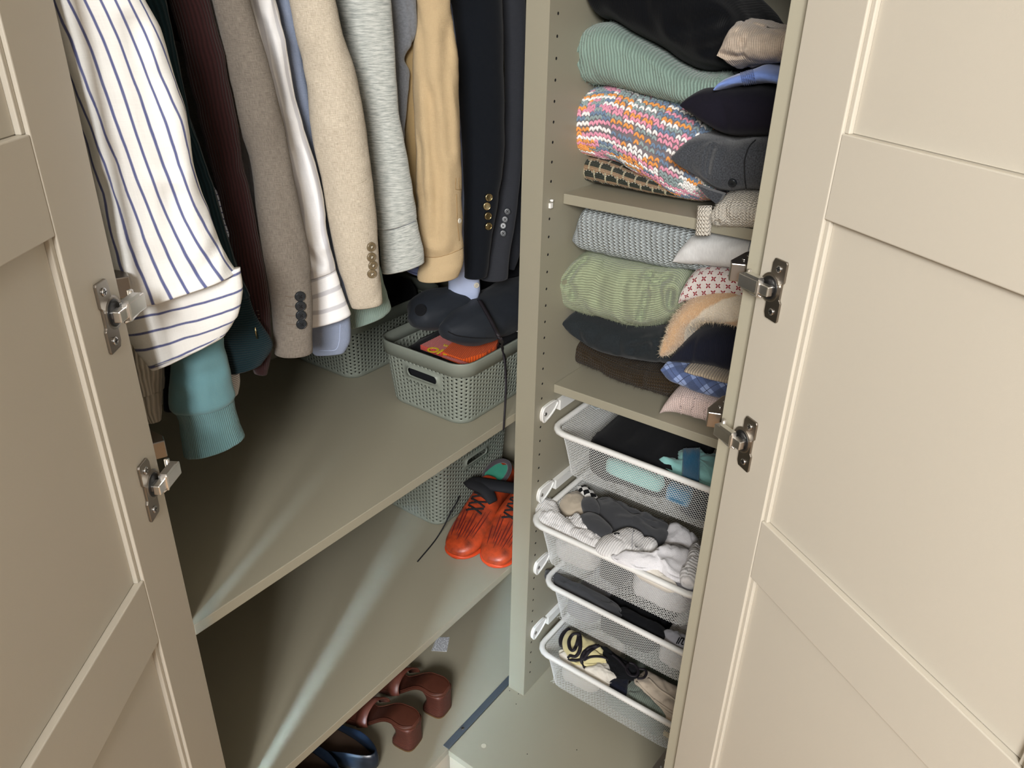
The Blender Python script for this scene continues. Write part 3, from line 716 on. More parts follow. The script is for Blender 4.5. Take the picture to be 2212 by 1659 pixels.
def fuzz(g, par, mat, count, length, name='fuzz', seed=1, w=.00020):
    """loose fibres standing off a brushed knit"""
    rnd = random.Random(seed); f = G(); fs = [q for q in g.f if len(q) == 4]; count = int(count*2.6)
    vs = []; fc = []
    for _ in range(count):
        q = rnd.choice(fs); a, b, c, d = [Vector(g.v[i]) for i in q]; u, v = rnd.random(), rnd.random()
        p = a.lerp(b, u).lerp(d.lerp(c, u), v); n = (b-a).cross(d-a)
        if n.length < 1e-12: continue
        n.normalize(); cp = CAM-p
        if n.dot(cp) < -.35*cp.length: continue
        t = Vector((rnd.uniform(-1, 1), rnd.uniform(-1, 1), rnd.uniform(-1, .6)))
        e = p+(n*rnd.uniform(.25, 1)+t*.8)*length*rnd.uniform(.4, 1); s_ = (e-p).cross(cp).normalized()*w
        k = len(vs); vs += [p-n*.0005+s_, p-n*.0005-s_, e]; fc.append((k, k+1, k+2))
    f.add(vs, fc); return f.build(name, mat, par, kind='stuff')
def folded(name, label, cat, pairs, yf, mat, group, creases=(), fz=None, fzm=None, **kw):
    g = roll(pairs, yf, **kw)
    for c in creases: crease(g, *c) if isinstance(c, tuple) else crease(g, c)
    xs = [v[0] for v in g.v]; ys = [v[1] for v in g.v]; zs = [v[2] for v in g.v]
    t = thing(name, label, cat, ((min(xs)+max(xs))/2, (min(ys)+max(ys))/2, min(zs)), group)
    g.build('folded_body', mat, t)
    if fz: fuzz(g, t, fzm or mat, *fz)
    return t, g, bvh(g)
GA, GB, GC, GD = 'stack on the upper shelf, left', 'stack on the upper shelf, right', 'stack on the middle shelf, left', 'stack on the middle shelf, right'
M_BLK = fabric('black_knit', rgb(7, 9, 13), rib=(1, .003), ribc=.3, ribs=.3, sheen=.06)
M_MINT = fabric('mint_rib', rgb(140, 164, 152), rib=(1, .0055), ribc=.6, ribs=.8)
M_OAT = fabric('oatmeal_knit', rgb(200, 184, 166), rib=(1, .0028), ribc=.35, melange=.35, mstretch=(500, 120), c2=rgb(150, 130, 108))
M_BLUE = fabric('cornflower_knit', rgb(116, 142, 206), sheen=.3)
M_BLUER = fabric('cornflower_rib', rgb(96, 122, 188), rib=(1, .003), ribc=.5)
M_INK = fabric('blackish_navy', rgb(22, 20, 30), sheen=.06)
M_CHW = fabric('charcoal_boiled_wool', rgb(76, 79, 84), melange=.75, mstretch=(420, 420), c2=rgb(30, 32, 36), ribs=.9, ribdist=.002)
M_CHWD = plain('charcoal_seam', rgb(30, 31, 34), .95)
M_BOU = fabric('cream_boucle', rgb(236, 228, 212), rib=(1, .006), ribc=.25, ribs=1.0, ribdist=.003, zig=.005)
M_CABLE = fabric('pale_blue_cable', rgb(206, 216, 217), rib=(1, .0105), ribc=.7, ribs=1, ribdist=.005, zig=.0058)
M_SAGE = fabric('sage_knit', rgb(162, 172, 140), rib=(0, .0048), ribc=.6, ribs=.8)
M_SLATE = fabric('dark_slate_knit', rgb(38, 43, 46), melange=.5, mstretch=(300, 300), c2=rgb(26, 30, 32), sheen=.1)
M_OLIVE = fabric('dark_olive_knit', rgb(58, 46, 30), rib=(0, .005), ribc=.75, ribs=.9, zig=.005, sheen=.1)
M_LGREY = fabric('light_grey_knit', rgb(206, 206, 204), melange=.3, mstretch=(90, 700), c2=rgb(160, 160, 160))
M_ND = fabric('navy_knit', rgb(24, 27, 40), rib=(1, .003), ribc=.3, ribs=.3, sheen=.08)
M_BRIB = fabric('beige_rib', rgb(196, 180, 156), rib=(1, .0048), ribc=.6, ribs=.9, ribdist=.002)
M_PINK = fabric('pink_knit', rgb(234, 210, 202), rib=(1, .0042), ribc=.35, ribs=.8, zig=.0045)
def m_fairisle():
    b = NB('white_red_motif'); u, v, uvv = b.uv(); p = .0165
    row = b.m('FLOOR', b.m('MULTIPLY', u, 1/(p*.72))); off = b.m('MULTIPLY', b.m('MODULO', row, 2.0), .5)
    fx = b.m('SUBTRACT', b.m('FRACT', b.m('MULTIPLY_ADD', v, 1/p, off)), .5); fy = b.m('SUBTRACT', b.m('FRACT', b.m('MULTIPLY', u, 1/(p*.72))), .5)
    ax, ay = b.m('ABSOLUTE', fx), b.m('MULTIPLY', b.m('ABSOLUTE', fy), .72)
    r = b.m('MAXIMUM', ax, ay); small = b.m('LESS_THAN', r, .23)
    dg = b.m('LESS_THAN', b.m('ABSOLUTE', b.m('SUBTRACT', ax, ay)), .095); hole = b.m('GREATER_THAN', r, .045)
    f = b.m('MULTIPLY', b.m('MULTIPLY', small, dg), hole)
    st_ = b.wave(v, .0024); kn = b.wave(u, .0022)
    base = b.mix(b.m('MULTIPLY', b.m('SUBTRACT', 1.0, st_), .35), rgb(226, 218, 212), rgb(176, 168, 166))
    b.bump(b.m('ADD', st_, b.m('MULTIPLY', kn, .5)), .6, .001)
    return b.done(b.mix(f, base, rgb(142, 34, 48)), .92, 0, .15, .15)
def m_fluffy():
    b = NB('tan_cream_stripe'); u, v, uvv = b.uv()
    x = b.m('ADD', b.m('MULTIPLY_ADD', v, .55, u), b.m('MULTIPLY', b.noise(uvv, 60, 3), .010))
    s_ = b.stripe(x, .112, .36, .62, .02)
    n = b.noise(uvv, 420, 3)
    col = b.mix(s_, rgb(206, 168, 128), rgb(226, 216, 196)); col = b.mix(b.m('MULTIPLY', n, .35), col, rgb(150, 120, 90))
    b.bump(n, .9, .003); return b.done(col, .95, 0, .4, .1)
def m_argyle():
    b = NB('blue_argyle'); u, v, uvv = b.uv(); p = .052
    a = b.m('MULTIPLY', v, 1/p); c = b.m('MULTIPLY', u, 1/(p*.95))
    s1 = b.m('FRACT', b.m('ADD', a, c)); s2 = b.m('FRACT', b.m('SUBTRACT', a, c))
    d1 = b.m('LESS_THAN', s1, .5); d2 = b.m('LESS_THAN', s2, .5); both = b.m('MULTIPLY', d1, d2)
    l1 = b.m('LESS_THAN', b.m('ABSOLUTE', b.m('SUBTRACT', s1, .25)), .016); l2 = b.m('LESS_THAN', b.m('ABSOLUTE', b.m('SUBTRACT', s2, .25)), .016)
    either = b.m('MAXIMUM', d1, d2)
    col = b.mix(either, rgb(54, 70, 106), rgb(72, 90, 132)); col = b.mix(both, col, rgb(140, 160, 204))
    col = b.mix(b.m('MAXIMUM', l1, l2), col, rgb(34, 44, 72)); n = b.noise(uvv, 500, 2); col = b.mix(b.m('MULTIPLY', n, .2), col, rgb(150, 160, 190))
    b.bump(n, .6, .0015); return b.done(col, .92, 0, .3, .15)
# ---- upper shelf, left stack
# honeycomb knit at the bottom
def m_honey():
    b = NB('honeycomb_knit'); u, v, uvv = b.uv(); p, q = .0235, .0165
    row = b.m('FLOOR', b.m('MULTIPLY', u, 1/q)); off = b.m('MULTIPLY', b.m('MODULO', row, 2.0), .5)
    fx = b.m('FRACT', b.m('MULTIPLY_ADD', v, 1/p, off)); fy = b.m('FRACT', b.m('MULTIPLY', u, 1/q))
    ax = b.m('ABSOLUTE', b.m('SUBTRACT', fx, .5))
    arc = b.m('SUBTRACT', fy, b.m('MULTIPLY', b.m('MULTIPLY', ax, ax), 1.1))
    green = b.m('MULTIPLY', b.m('GREATER_THAN', arc, .05), b.m('LESS_THAN', fy, .70))
    sep = b.m('GREATER_THAN', ax, .43)
    kn = b.wave(v, p/8); tri = b.m('ABSOLUTE', b.m('SUBTRACT', b.fr(v, p/8), .5)); kn2 = b.wave(b.m('MULTIPLY_ADD', tri, .004, u), q/5)
    beige = b.mix(b.m('MULTIPLY', kn2, .6), rgb(196, 160, 122), rgb(84, 70, 50))
    grn = b.mix(b.m('MULTIPLY', kn2, .5), rgb(40, 48, 26), rgb(14, 18, 12))
    crm = b.mix(b.m('MULTIPLY', kn2, .5), rgb(216, 206, 172), rgb(120, 110, 80))
    glint = b.m('MULTIPLY', b.m('MULTIPLY', b.m('LESS_THAN', b.m('ABSOLUTE', b.m('SUBTRACT', arc, .10)), .035), b.m('GREATER_THAN', b.m('SINE', b.m('MULTIPLY', fx, 2*pi*4)), .2)), green)  # glints of light painted as white dashes on the green scallops
    col = b.mix(green, beige, grn); col = b.mix(sep, col, crm); col = b.mix(glint, col, rgb(236, 230, 210))
    b.bump(b.m('ADD', b.m('MULTIPLY', green, 1.2), b.m('MULTIPLY', kn2, .7)), .9, .003)
    return b.done(col, .85, 0, .15, .2)
folded('honeycomb_sweater', 'dark green and beige honeycomb-knit sweater lying flat on the upper shelf, lowest of its stack', 'sweater',
    [(1212,362,1213,370,.362),(1218,350,1222,392,.360),(1245,330,1252,404,.352),(1300,340,1300,413,.345),(1370,370,1370,424,.345),(1440,390,1440,436,.345),(1500,400,1500,446,.35),(1540,415,1540,440,.36)], .35, m_honey(), GA, depth=.2, amp=.002, seed=31, zmin=H1, e=.7)
# multicolour chunky knit: every stitch is built
t, g, bv = folded('multicolour_sweater', 'chunky hand-knit sweater in pink, orange, white and slate yarn, slumping over the shelf', 'sweater',
    [(1206,278,1206,292),(1212,228,1214,326),(1235,200,1236,345),(1275,185,1270,356),(1310,184,1308,366),(1360,194,1350,392),(1415,208,1392,418),(1470,228,1432,442),(1515,262,1470,450),(1535,330,1500,447),(1542,405,1526,438)], .318,
    plain('yarn_shadow', rgb(120, 112, 116), .95), GA, depth=.19, amp=.004, f=14, seed=32, e=.75, n=60, m=60)
YARN = [fabric('yarn_pink', rgb(230, 156, 176)), fabric('yarn_orange', rgb(230, 156, 84)), fabric('yarn_white', rgb(240, 238, 234)), fabric('yarn_slate', rgb(116, 136, 160)), fabric('yarn_teal_grey', rgb(146, 162, 162)), fabric('yarn_rose', rgb(220, 150, 172))]
def stitches(g, par, cols, rows_, rl, rw, mats, seed, lean=.35):
    rnd = random.Random(seed); S_ = G(); R = g.rows; N = len(R)-1; M = len(R[0])-1
    def at(u, v):
        i = min(max(u*N, 0), N-1e-4); j = (v % 1)*M; a = int(i); b = min(int(j), M-1); fa, fb = i-a, j-b
        A = R[a][b].lerp(R[a][b+1], fb); B = R[a+1][b].lerp(R[a+1][b+1], fb); return A.lerp(B, fa)
    ball = [(0, 0, -1)]+[(cos(2*pi*k/6)*r, sin(2*pi*k/6)*r, z) for z, r in ((-.55, .8), (.1, 1), (.65, .7)) for k in range(6)]+[(0, 0, 1)]
    bf = [(0, 1+(k+1) % 6, 1+k) for k in range(6)]+[(1+6*q+k, 1+6*q+(k+1) % 6, 7+6*q+(k+1) % 6, 7+6*q+k) for q in range(2) for k in range(6)]+[(13+k, 13+(k+1) % 6, 19) for k in range(6)]
    c = 0; left = 0
    for j in range(rows_):
        for i in range(cols):
            if left <= 0: c = rnd.choice([0, 0, 1, 1, 2, 2, 2, 3, 3, 4, 4, 5]); left = rnd.randint(1, 5)
            left -= 1
            u = (i+.5+rnd.uniform(-.12, .12))/cols; v = (j+.5+rnd.uniform(-.15, .15)+.9*noise.noise(Vector((i*.22, j*.05, 3))))/rows_
            p = at(u, v); du = at(min(u+.01, .999), v)-at(max(u-.01, 0), v); dv = at(u, v+.01)-at(u, v-.01)
            if du.length < 1e-6 or dv.length < 1e-6: continue
            n = du.cross(dv).normalized(); cen = sum(R[min(int(u*N), N)][:-1], Vector())/M
            if n.dot(p-cen) < 0: n = -n
            if p.y > .45: continue
            vu, vv = du.normalized(), dv.normalized()
            for s_ in (-1, 1):
                ax = (vv+vu*(lean*s_*1.6+rnd.uniform(-.18, .18))+n*rnd.uniform(-.1, .1)).normalized(); sd = ax.cross(n).normalized()
                o = p+vu*(s_*rw*.95)+n*(rw*.35)
                S_.add([o+ax*(z*rl)+sd*(x*rw)+n*(y*rw*.9) for x, y, z in ball], bf, c)
    return S_.build('knit_stitches', mats, par, kind='stuff')
stitches(g, t, 40, 72, .0051, .0023, YARN, 5)
# mint ribbed
t, g, bv = folded('mint_sweater', 'mint green ribbed fluffy sweater between the black and the multicolour ones', 'sweater',
    [(1224,138,1225,150),(1230,118,1232,162),(1236,84,1244,180),(1246,54,1256,192),(1270,44,1278,195),(1302,48,1318,202),(1345,80,1370,215),(1400,112,1420,227),(1450,146,1460,234),(1500,160,1500,232),(1540,158,1538,222),(1556,160,1550,200)], .312, M_MINT, GA, depth=.2, amp=.004, f=15, seed=33, fz=(2600, .006),
    creases=[([(1248,60),(1252,110),(1258,180)], .004, .003), ([(1228,140),(1240,128),(1250,122)], .005, .006)])
folded('black_sweater', 'big black sweater heaped on top of the mint one', 'sweater',
    [(1262,-40,1263,10),(1275,-80,1272,48),(1300,-100,1300,55),(1345,-110,1345,86),(1400,-110,1402,118),(1450,-100,1450,152),(1492,-80,1494,168),(1540,-25,1535,164),(1576,14,1558,158),(1592,42,1570,140),(1594,60,1588,90)], .306, M_BLK, GA, depth=.22, amp=.005, f=9, seed=34, e=.75,
    creases=[([(1400,100),(1470,60),(1545,40)], .012, .008), ([(1500,150),(1540,110),(1575,90)], .01, .006)])
# ---- upper shelf, right stack
t, g, bv = folded('boucle_scarf', 'cream boucle knit folded over the front edge of the upper shelf, right stack lowest', 'scarf',
    [(1530,468,1534,480),(1536,440,1540,500),(1556,422,1560,506),(1600,420,1604,508),(1660,428,1650,512),(1720,432,1715,515),(1750,440,1745,510)], .262, M_BOU, GB, depth=.17, amp=.003, f=25, seed=41, e=.8, fz=(1200, .004),
    creases=[([(1550,480),(1580,497),(1620,496)], .004, .006)])
g2 = G(); rows = []
for i in range(14):
    t_ = i/13; y = 444+t_*64; a = P(1508-6*t_, y, 1, .276-.006*min(1, t_*4)); b2 = P(1538-3*t_, y, 1, .274-.006*min(1, t_*4)); m_ = (a+b2)/2; h = (b2-a)/2
    r = []
    for k in range(21):
        ph = pi/2+2*pi*k/20; r.append(m_+h*cos(ph)*(1+.06*noise.noise(Vector((i*.5, k*.3, 2))))+Vector((0, .006*sin(ph), 0)))
    r[-1] = r[0].copy(); rows.append(r)
g2.grid(rows); g2.build('hanging_flap', M_BOU, t, 'cream flap hanging over the shelf edge'); fuzz(g2, t, M_BOU, 300, .003)
t, g, bv = folded('charcoal_cardigan', 'charcoal boiled-wool cardigan with a black button, above the cream boucle', 'cardigan',
    [(1450,336,1452,350),(1462,312,1466,372),(1485,296,1490,392),(1525,300,1525,420),(1560,308,1555,428),(1610,300,1600,424),(1680,306,1672,430),(1750,310,1740,432)], .272, M_CHW, GB, depth=.2, amp=.004, f=14, seed=42, fz=(1600, .003),
    creases=[([(1540,318),(1532,340),(1528,372)], .005, .006)])
stitchline(bv, [(1632,303),(1618,318),(1609,345),(1609,380),(1612,410)], .0011, M_CHWD, t)
button(bv, 1583, 394, .0066, BT_BLK, t, 'shiny black button', h=.0035)
gp = G(); pts = [(1505,400),(1530,410),(1562,420),(1554,434),(1546,440),(1526,424)]
p3 = [P(x, y, 1, .266) for x, y in pts]; gp.prism(p3, Vector((0, .012, 0))).build('collar_point', M_CHW, t)
folded('ink_sweater', 'blackish navy smooth sweater between the blue and the charcoal ones', 'sweater',
    [(1468,222,1470,234),(1478,204,1484,254),(1502,190,1512,280),(1550,186,1556,306),(1610,186,1612,308),(1670,194,1670,306),(1750,200,1750,312)], .274, M_INK, GB, depth=.22, amp=.003, f=10, seed=43)
t, g, bv = folded('cornflower_sweater', 'cornflower blue fine-knit sweater under the oatmeal one', 'sweater',
    [(1538,190,1542,199),(1548,172,1554,198),(1575,160,1580,192),(1605,150,1608,190),(1632,140,1636,188),(1660,146,1664,190),(1700,148,1698,200),(1780,146,1770,206)], .27, M_BLUE, GB, depth=.2, amp=.0025, f=18, seed=44, e=.8)
gr = G(); rows = []
for k in range(9): pass
for q in range(7):
    pts = [(1600+q*4.2, 156-q*1.0), (1604+q*4.4, 172), (1610+q*4.4, 187)]; stitchline(bv, pts, .0010, M_BLUER, t, 'cuff_rib', .0006)
folded('oatmeal_sweater', 'oatmeal ribbed sweater on top of the right stack, upper shelf', 'sweater',
    [(1546,116,1549,124),(1550,92,1556,140),(1558,62,1566,154),(1568,46,1582,154),(1595,44,1602,150),(1640,56,1642,147),(1690,58,1690,144),(1730,66,1732,144),(1790,70,1790,148)], .272, M_OAT, GB, depth=.16, amp=.005, f=18, seed=45, e=.85,
    creases=[([(1552,116),(1570,120),(1600,122)], .005, .004), ([(1575,50),(1590,70),(1600,95)], .006, .004)])
# ---- middle shelf, left stack
folded('pale_blue_cable_sweater', 'pale blue chunky ribbed sweater directly under the upper shelf', 'sweater',
    [(1236,514,1237,524),(1240,478,1243,546),(1256,440,1262,558),(1300,446,1310,570),(1360,458,1370,582),(1420,470,1430,594),(1480,484,1484,600),(1530,494,1530,606)], .312, M_CABLE, GC, depth=.2, amp=.003, f=14, seed=51, zmax=H1-T, e=.55)
folded('sage_sweater', 'sage green fluffy sweater bulging under the pale blue ribbed one', 'sweater',
    [(1181,618,1182,634),(1188,592,1190,662),(1212,568,1218,690),(1250,552,1252,703),(1310,566,1308,716),(1360,574,1352,726),(1410,578,1400,724),(1445,580,1432,708),(1464,600,1454,684),(1470,635,1466,662)], .298, M_SAGE, GC, depth=.2, amp=.005, f=13, seed=52, fz=(3000, .004), e=.7,
    creases=[([(1222,612),(1240,585),(1264,562)], .007, .012), ([(1224,664),(1236,640),(1238,620)], .006, .010), ([(1405,592),(1396,640),(1382,688)], .006, .014), ([(1440,600),(1428,610),(1410,606)], .007, .010), ([(1300,600),(1290,650),(1300,690)], .009, .004), ([(1350,600),(1345,650),(1350,690)], .009, .004), ([(1450,630),(1445,660)], .006, .01)])
folded('slate_sweater', 'dark slate grey sweater squashed below the sage green one', 'sweater',
    [(1212,694,1214,706),(1222,682,1226,728),(1250,690,1256,754),(1295,704,1300,778),(1350,716,1350,792),(1410,716,1408,800),(1450,708,1448,802),(1480,700,1478,800)], .305, M_SLATE, GC, depth=.2, amp=.004, f=14, seed=53, creases=[([(1340,780),(1365,755),(1400,745)], .007, .006)])
folded('olive_sweater', 'dark olive brown fluffy sweater lowest of the left stack on the middle shelf', 'sweater',
    [(1188,740,1189,752,.372),(1196,714,1200,778,.37),(1224,720,1230,797,.366),(1262,742,1262,806,.36),(1300,770,1300,822,.354),(1350,790,1345,850,.350),(1400,796,1395,868,.348),(1445,798,1442,880,.348),(1474,806,1470,856,.35),(1486,820,1484,838,.355)], .35, M_OLIVE, GC, depth=.18, amp=.004, f=16, seed=54, fz=(3200, .006), zmin=H2, e=.75)
# ---- middle shelf, right stack
t, g, bv = folded('pink_sweater', 'pale pink cable-knit sweater at the shelf front, lowest of the right stack', 'sweater',
    [(1424,888,1424,898),(1432,866,1436,904),(1452,846,1460,914),(1500,846,1504,924),(1545,858,1545,936),(1590,868,1590,946),(1640,880,1640,950)], .302, M_PINK, GD, depth=.2, amp=.002, f=20, seed=61, zmin=H2, e=.7)
for xs in (1472, 1497, 1524, 1552): stitchline(bv, [(xs+4,856+(xs-1472)*.22),(xs-2,880+(xs-1472)*.22),(xs+2,905+(xs-1472)*.22)], .0016, M_PINK, t, 'cable', .0012)
folded('argyle_sweater', 'blue argyle sweater between the pink one and the beige rib', 'sweater',
    [(1425,796,1426,806),(1432,784,1440,832),(1460,790,1470,850),(1500,804,1508,862),(1550,816,1550,872),(1600,828,1600,884),(1660,840,1660,890)], .294, m_argyle(), GD, depth=.2, amp=.003, f=14, seed=62)
folded('beige_ribbed_sweater', 'thin beige ribbed hem showing under the navy sweater', 'sweater',
    [(1478,793,1478,812),(1500,797,1502,820),(1540,806,1540,831),(1590,816,1590,842),(1660,830,1660,850)], .290, M_BRIB, GD, depth=.19, amp=.0015, f=20, seed=63, e=.8)
folded('navy_sweater', 'navy sweater tucked under the tan and cream fluffy arch', 'sweater',
    [(1445,774,1447,784),(1456,752,1464,794),(1482,730,1492,802),(1530,718,1536,810),(1590,724,1590,822),(1660,736,1655,832)], .282, M_ND, GD, depth=.2, amp=.003, f=12, seed=64)
folded('fluffy_striped_sweater', 'fuzzy tan and cream striped sweater arching over the navy one', 'sweater',
    [(1420,752,1432,780),(1423,712,1460,764),(1444,676,1474,732),(1482,642,1500,716),(1530,624,1540,718),(1580,626,1580,728),(1630,638,1620,736),(1700,650,1690,744)], .272, m_fluffy(), GD, depth=.2, amp=.003, f=14, seed=65, fz=(3600, .006), fzm=fabric('fluff_cream', rgb(218, 200, 172)), e=.8)
folded('red_motif_sweater', 'off-white sweater with small dark red cross motifs under the light grey cardigan', 'sweater',
    [(1465,648,1466,660),(1470,616,1474,662),(1484,590,1494,664),(1515,578,1520,664),(1570,584,1570,660),(1640,600,1640,670),(1700,610,1700,680)], .290, m_fairisle(), GD, depth=.2, amp=.002, f=14, seed=66)
t, g, bv = folded('light_grey_cardigan', 'light grey fine cardigan with a pearl button, topmost beside the chrome hinge', 'cardigan',
    [(1452,560,1454,570),(1460,536,1468,580),(1482,512,1498,586),(1520,506,1530,590),(1570,514,1575,594),(1640,522,1635,602),(1700,530,1695,606)], .286, M_LGREY, GD, depth=.2, amp=.0025, f=12, seed=67)
button(bv, 1597, 578, .0058, BT_PRL, t, 'pearl button', h=.002)
stitchline(bv, [(1622,520),(1616,545),(1614,580)], .0007, M_DGREY, t)
# ================================================================== contents of the mesh drawers
def blob(poly, z, h, seed=0, amp=.004, f=26, n=56, K=12, below=.02, pw=2.4, ax=2, tilt=None):
    """soft heap: pixel outline laid on a real level plane, domed upward, rounded under"""
    pts = [P(x, y, ax, z) for x, y in poly]; m = len(pts); ring = []
    for i in range(n):
        t = i*m/n; k = int(t); fr_ = t-k; p0, p1, p2, p3 = pts[k-1], pts[k], pts[(k+1) % m], pts[(k+2) % m]
        ring.append(.5*((2*p1)+(p2-p0)*fr_+(2*p0-5*p1+4*p2-p3)*fr_**2+(3*p1-p0-3*p2+p3)*fr_**3))
    c = sum(ring, Vector())/n; up_ = Vector((0, 0, 1)) if ax == 2 else Vector((0, -1, 0)); vs = []; uv = []; fs = []
    lev = [(.72, -below), (.95, -below*.6), (1.0, 0)]+[(1-((k+1)/K)**1.15*.96, None) for k in range(K)]
    for s_, dz in lev:
        for p in ring:
            q = c+(p-c)*s_; hh = dz if dz is not None else h*(1-s_**pw)**.7
            w = wrk(q, amp, f, seed) if dz is None else 0
            ridge = (abs(noise.noise(q*f*.55+Vector((seed, 0, 0)))))*amp*1.6 if dz is None else 0
            q = q+up_*(hh+(w-ridge)*(1 if s_ < .97 else .3)); vs.append(q); uv.append((q.x, q.y) if ax == 2 else (q.x, q.z))
    L = len(lev)
    for i in range(L-1):
        for k in range(n): fs.append((i*n+k, i*n+(k+1) % n, (i+1)*n+(k+1) % n, (i+1)*n+k))
    a = len(vs); vs.append(sum(vs[-n:], Vector())/n); uv.append((c.x, c.y))
    for k in range(n): fs.append(((L-1)*n+k, (L-1)*n+(k+1) % n, a))
    fs.append(tuple(reversed(range(n))))
    g = G().add(vs, fs, 0, uv); return g
def cloth(name, label, cat, poly, z, h, mat, group=None, kids=None, **kw):
    g = blob(poly, z, h, **kw); c = Vector(g.v[-1]); lo = min(v[2] for v in g.v)
    t = thing(name, label, cat, (c.x, c.y, lo), group); g.build('cloth_body', mat, t); return t, g, bvh(g)
def cr(s_, ox, oy): return lambda L: [(ox+x/s_, oy+y/s_) for x, y in L]
def boxheap(name, label, cat, x0, x1, y0, y1, z0, z1, mat, group, seed, amp=.006):
    """rumpled heap that fills part of a drawer: rounded block with folds"""
    g = G(); rows = []; n = 18; m = 40
    for i in range(n):
        t = i/(n-1); s_ = min(1, (1-(2*t-1)**6))**.35*.9+.1; x = x0+(x1-x0)*t; r = []
        for k in range(m+1):
            ph = 2*pi*k/m; c, s2 = cos(ph), sin(ph)
            q = Vector((x, (y0+y1)/2+(y1-y0)/2*math.copysign(abs(c)**.4, c)*s_, (z0+z1)/2+(z1-z0)/2*math.copysign(abs(s2)**.55, s2)*s_))
            if k < m and q.z > z0+.01: q.z += wrk(q, amp, 24, seed); q.y += wrk(q, amp*.4, 24, seed+2) if q.y > y0+.02 else 0
            r.append(q)
        r[-1] = r[0].copy(); rows.append(r)
    g.grid(rows); t = thing(name, label, cat, ((x0+x1)/2, (y0+y1)/2, min(v[2] for v in g.v)), group); g.build('cloth_body', mat, t); return t, g, bvh(g)
M_SOCK = fabric('white_sock', rgb(226, 224, 222), rib=(0, .0045), ribc=.2, ribs=.6)
M_TERRY = fabric('white_terry', rgb(232, 230, 232), melange=.25, mstretch=(500, 500), c2=rgb(190, 188, 192), ribs=1, ribdist=.003)
M_TERR = fabric('white_terry_rib', rgb(230, 228, 228), rib=(1, .006), ribc=.3, ribs=.8)
M_BSOCK = fabric('beige_sock', rgb(176, 164, 146)); M_CSOCK = fabric('charcoal_sock', rgb(62, 63, 66))
M_BCL = fabric('black_cotton', rgb(18, 19, 22), sheen=.05); M_MINTT = fabric('mint_jersey', rgb(128, 176, 172)); M_PETROL = fabric('petrol_band', rgb(18, 100, 138), rib=(0, .002), ribc=.2)
M_CRM = fabric('cream_lycra', rgb(212, 200, 150), rough=.6); M_STRP = plain('black_strap', rgb(30, 26, 32), .6); M_WCOT = fabric('white_cotton', rgb(222, 216, 204))
M_SGT = fabric('grey_green_knit', rgb(112, 122, 112), rib=(0, .004)); M_BGE = fabric('beige_jersey', rgb(192, 178, 160)); M_GREYC = fabric('grey_cotton', rgb(150, 150, 156))
M_CHK = None
def m_check():
    b = NB('black_white_check'); u, v, uvv = b.uv(); k = .012
    a = b.m('ADD', b.m('FLOOR', b.m('MULTIPLY', b.m('ADD', u, v), .7/k)), b.m('FLOOR', b.m('MULTIPLY', b.m('SUBTRACT', u, v), .7/k)))
    return b.done(b.mix(b.m('MODULO', b.m('ABSOLUTE', a), 2.0), rgb(224, 222, 218), rgb(16, 16, 18)), .9)
D = [v for v in dpos]
def inside(i, x0, x1, y0, y1, z0, z1): p = D[i]; return (p[0]+x0, p[0]+x1, p[1]+y0, p[1]+y1, p[2]-DHT+z0, p[2]-DHT+z1)
# --- top drawer
G1_, G2_, G3_, G4_ = ['garments in the %s drawer' % s for s in ('top', 'second', 'third', 'lowest')]
boxheap('black_garment_pile', 'pile of black garments filling the top drawer', 'garment', *inside(0, .060, .262, .022, .29, .003, .089), M_BCL, G1_, 71)  # one block stands for the whole pile of garments
boxheap('dark_navy_garment', 'dark navy cloth under the mint shorts in the top drawer', 'garment', *inside(0, .268, .345, .022, .27, .003, .058), M_ND, G1_, 70)
k2 = cr(5.53, 1200, 840); zt = D[0][2]-.010
t, g, bv = cloth('mint_shorts', 'mint jersey shorts with a petrol blue waistband, at the right of the top drawer', 'shorts',
    k2([(1120,890),(1280,850),(1390,770),(1440,735),(1530,720),(1720,705),(1790,790),(1900,780),(2060,800),(2200,900),(2150,1230),(1990,1200),(1800,1120),(1500,1015),(1340,955)]), zt-.012, .018, M_MINTT, G1_, seed=72, amp=.008, f=30, below=.026)
gb = G(); rw = []
for i in range(9):
    a = (1525-10*i/8*1.2, 710+i/8*330); b2 = (1728-12*i/8, 700+i/8*395); r = []
    for k in range(9):
        x, y = k2([(a[0]+(b2[0]-a[0])*k/8, a[1]+(b2[1]-a[1])*k/8)])[0]; p, n = hit(bv, x, y); r.append(P(x, y, 2, max(p.z, zt-.004)+.006))
    rw.append(r)
vs = [q for r in rw for q in r]; vb = [q-Vector((0, 0, .005)) for q in vs]; fs = [(i*9+k, i*9+k+1, i*9+k+10, i*9+k+9) for i in range(8) for k in range(8)]
gb.add(vs+vb, fs+[tuple(81+q for q in reversed(f)) for f in fs]+[(i*9+9, i*9, 81+i*9, 81+i*9+9) for i in range(8)]+[(i*9+8, i*9+17, 81+i*9+17, 81+i*9+8) for i in range(8)])
gb.build('waistband', M_PETROL, t, 'petrol blue band')
boxheap('mint_shirt', 'mint top pressed against the front mesh of the top drawer', 'garment', *inside(0, .12, .245, .0165, .040, .036, .072), M_MINTT, G1_, 73, .003)
boxheap('petrol_shirt', 'petrol blue cloth behind the front mesh of the top drawer', 'garment', *inside(0, .25, .30, .0165, .040, .030, .064), M_PETROL, G1_, 74, .003)
tg = G(); q0 = P(1276, 876, 2, D[0][2]+.004); tg.obox(q0, Vector((.017, -.010, .001)), Vector((.006, .010, 0)), Vector((0, 0, .0015))).build('care_label', plain('label_satin', rgb(196, 204, 206), .4), bpy.data.objects['black_garment_pile'], 'small satin care label')
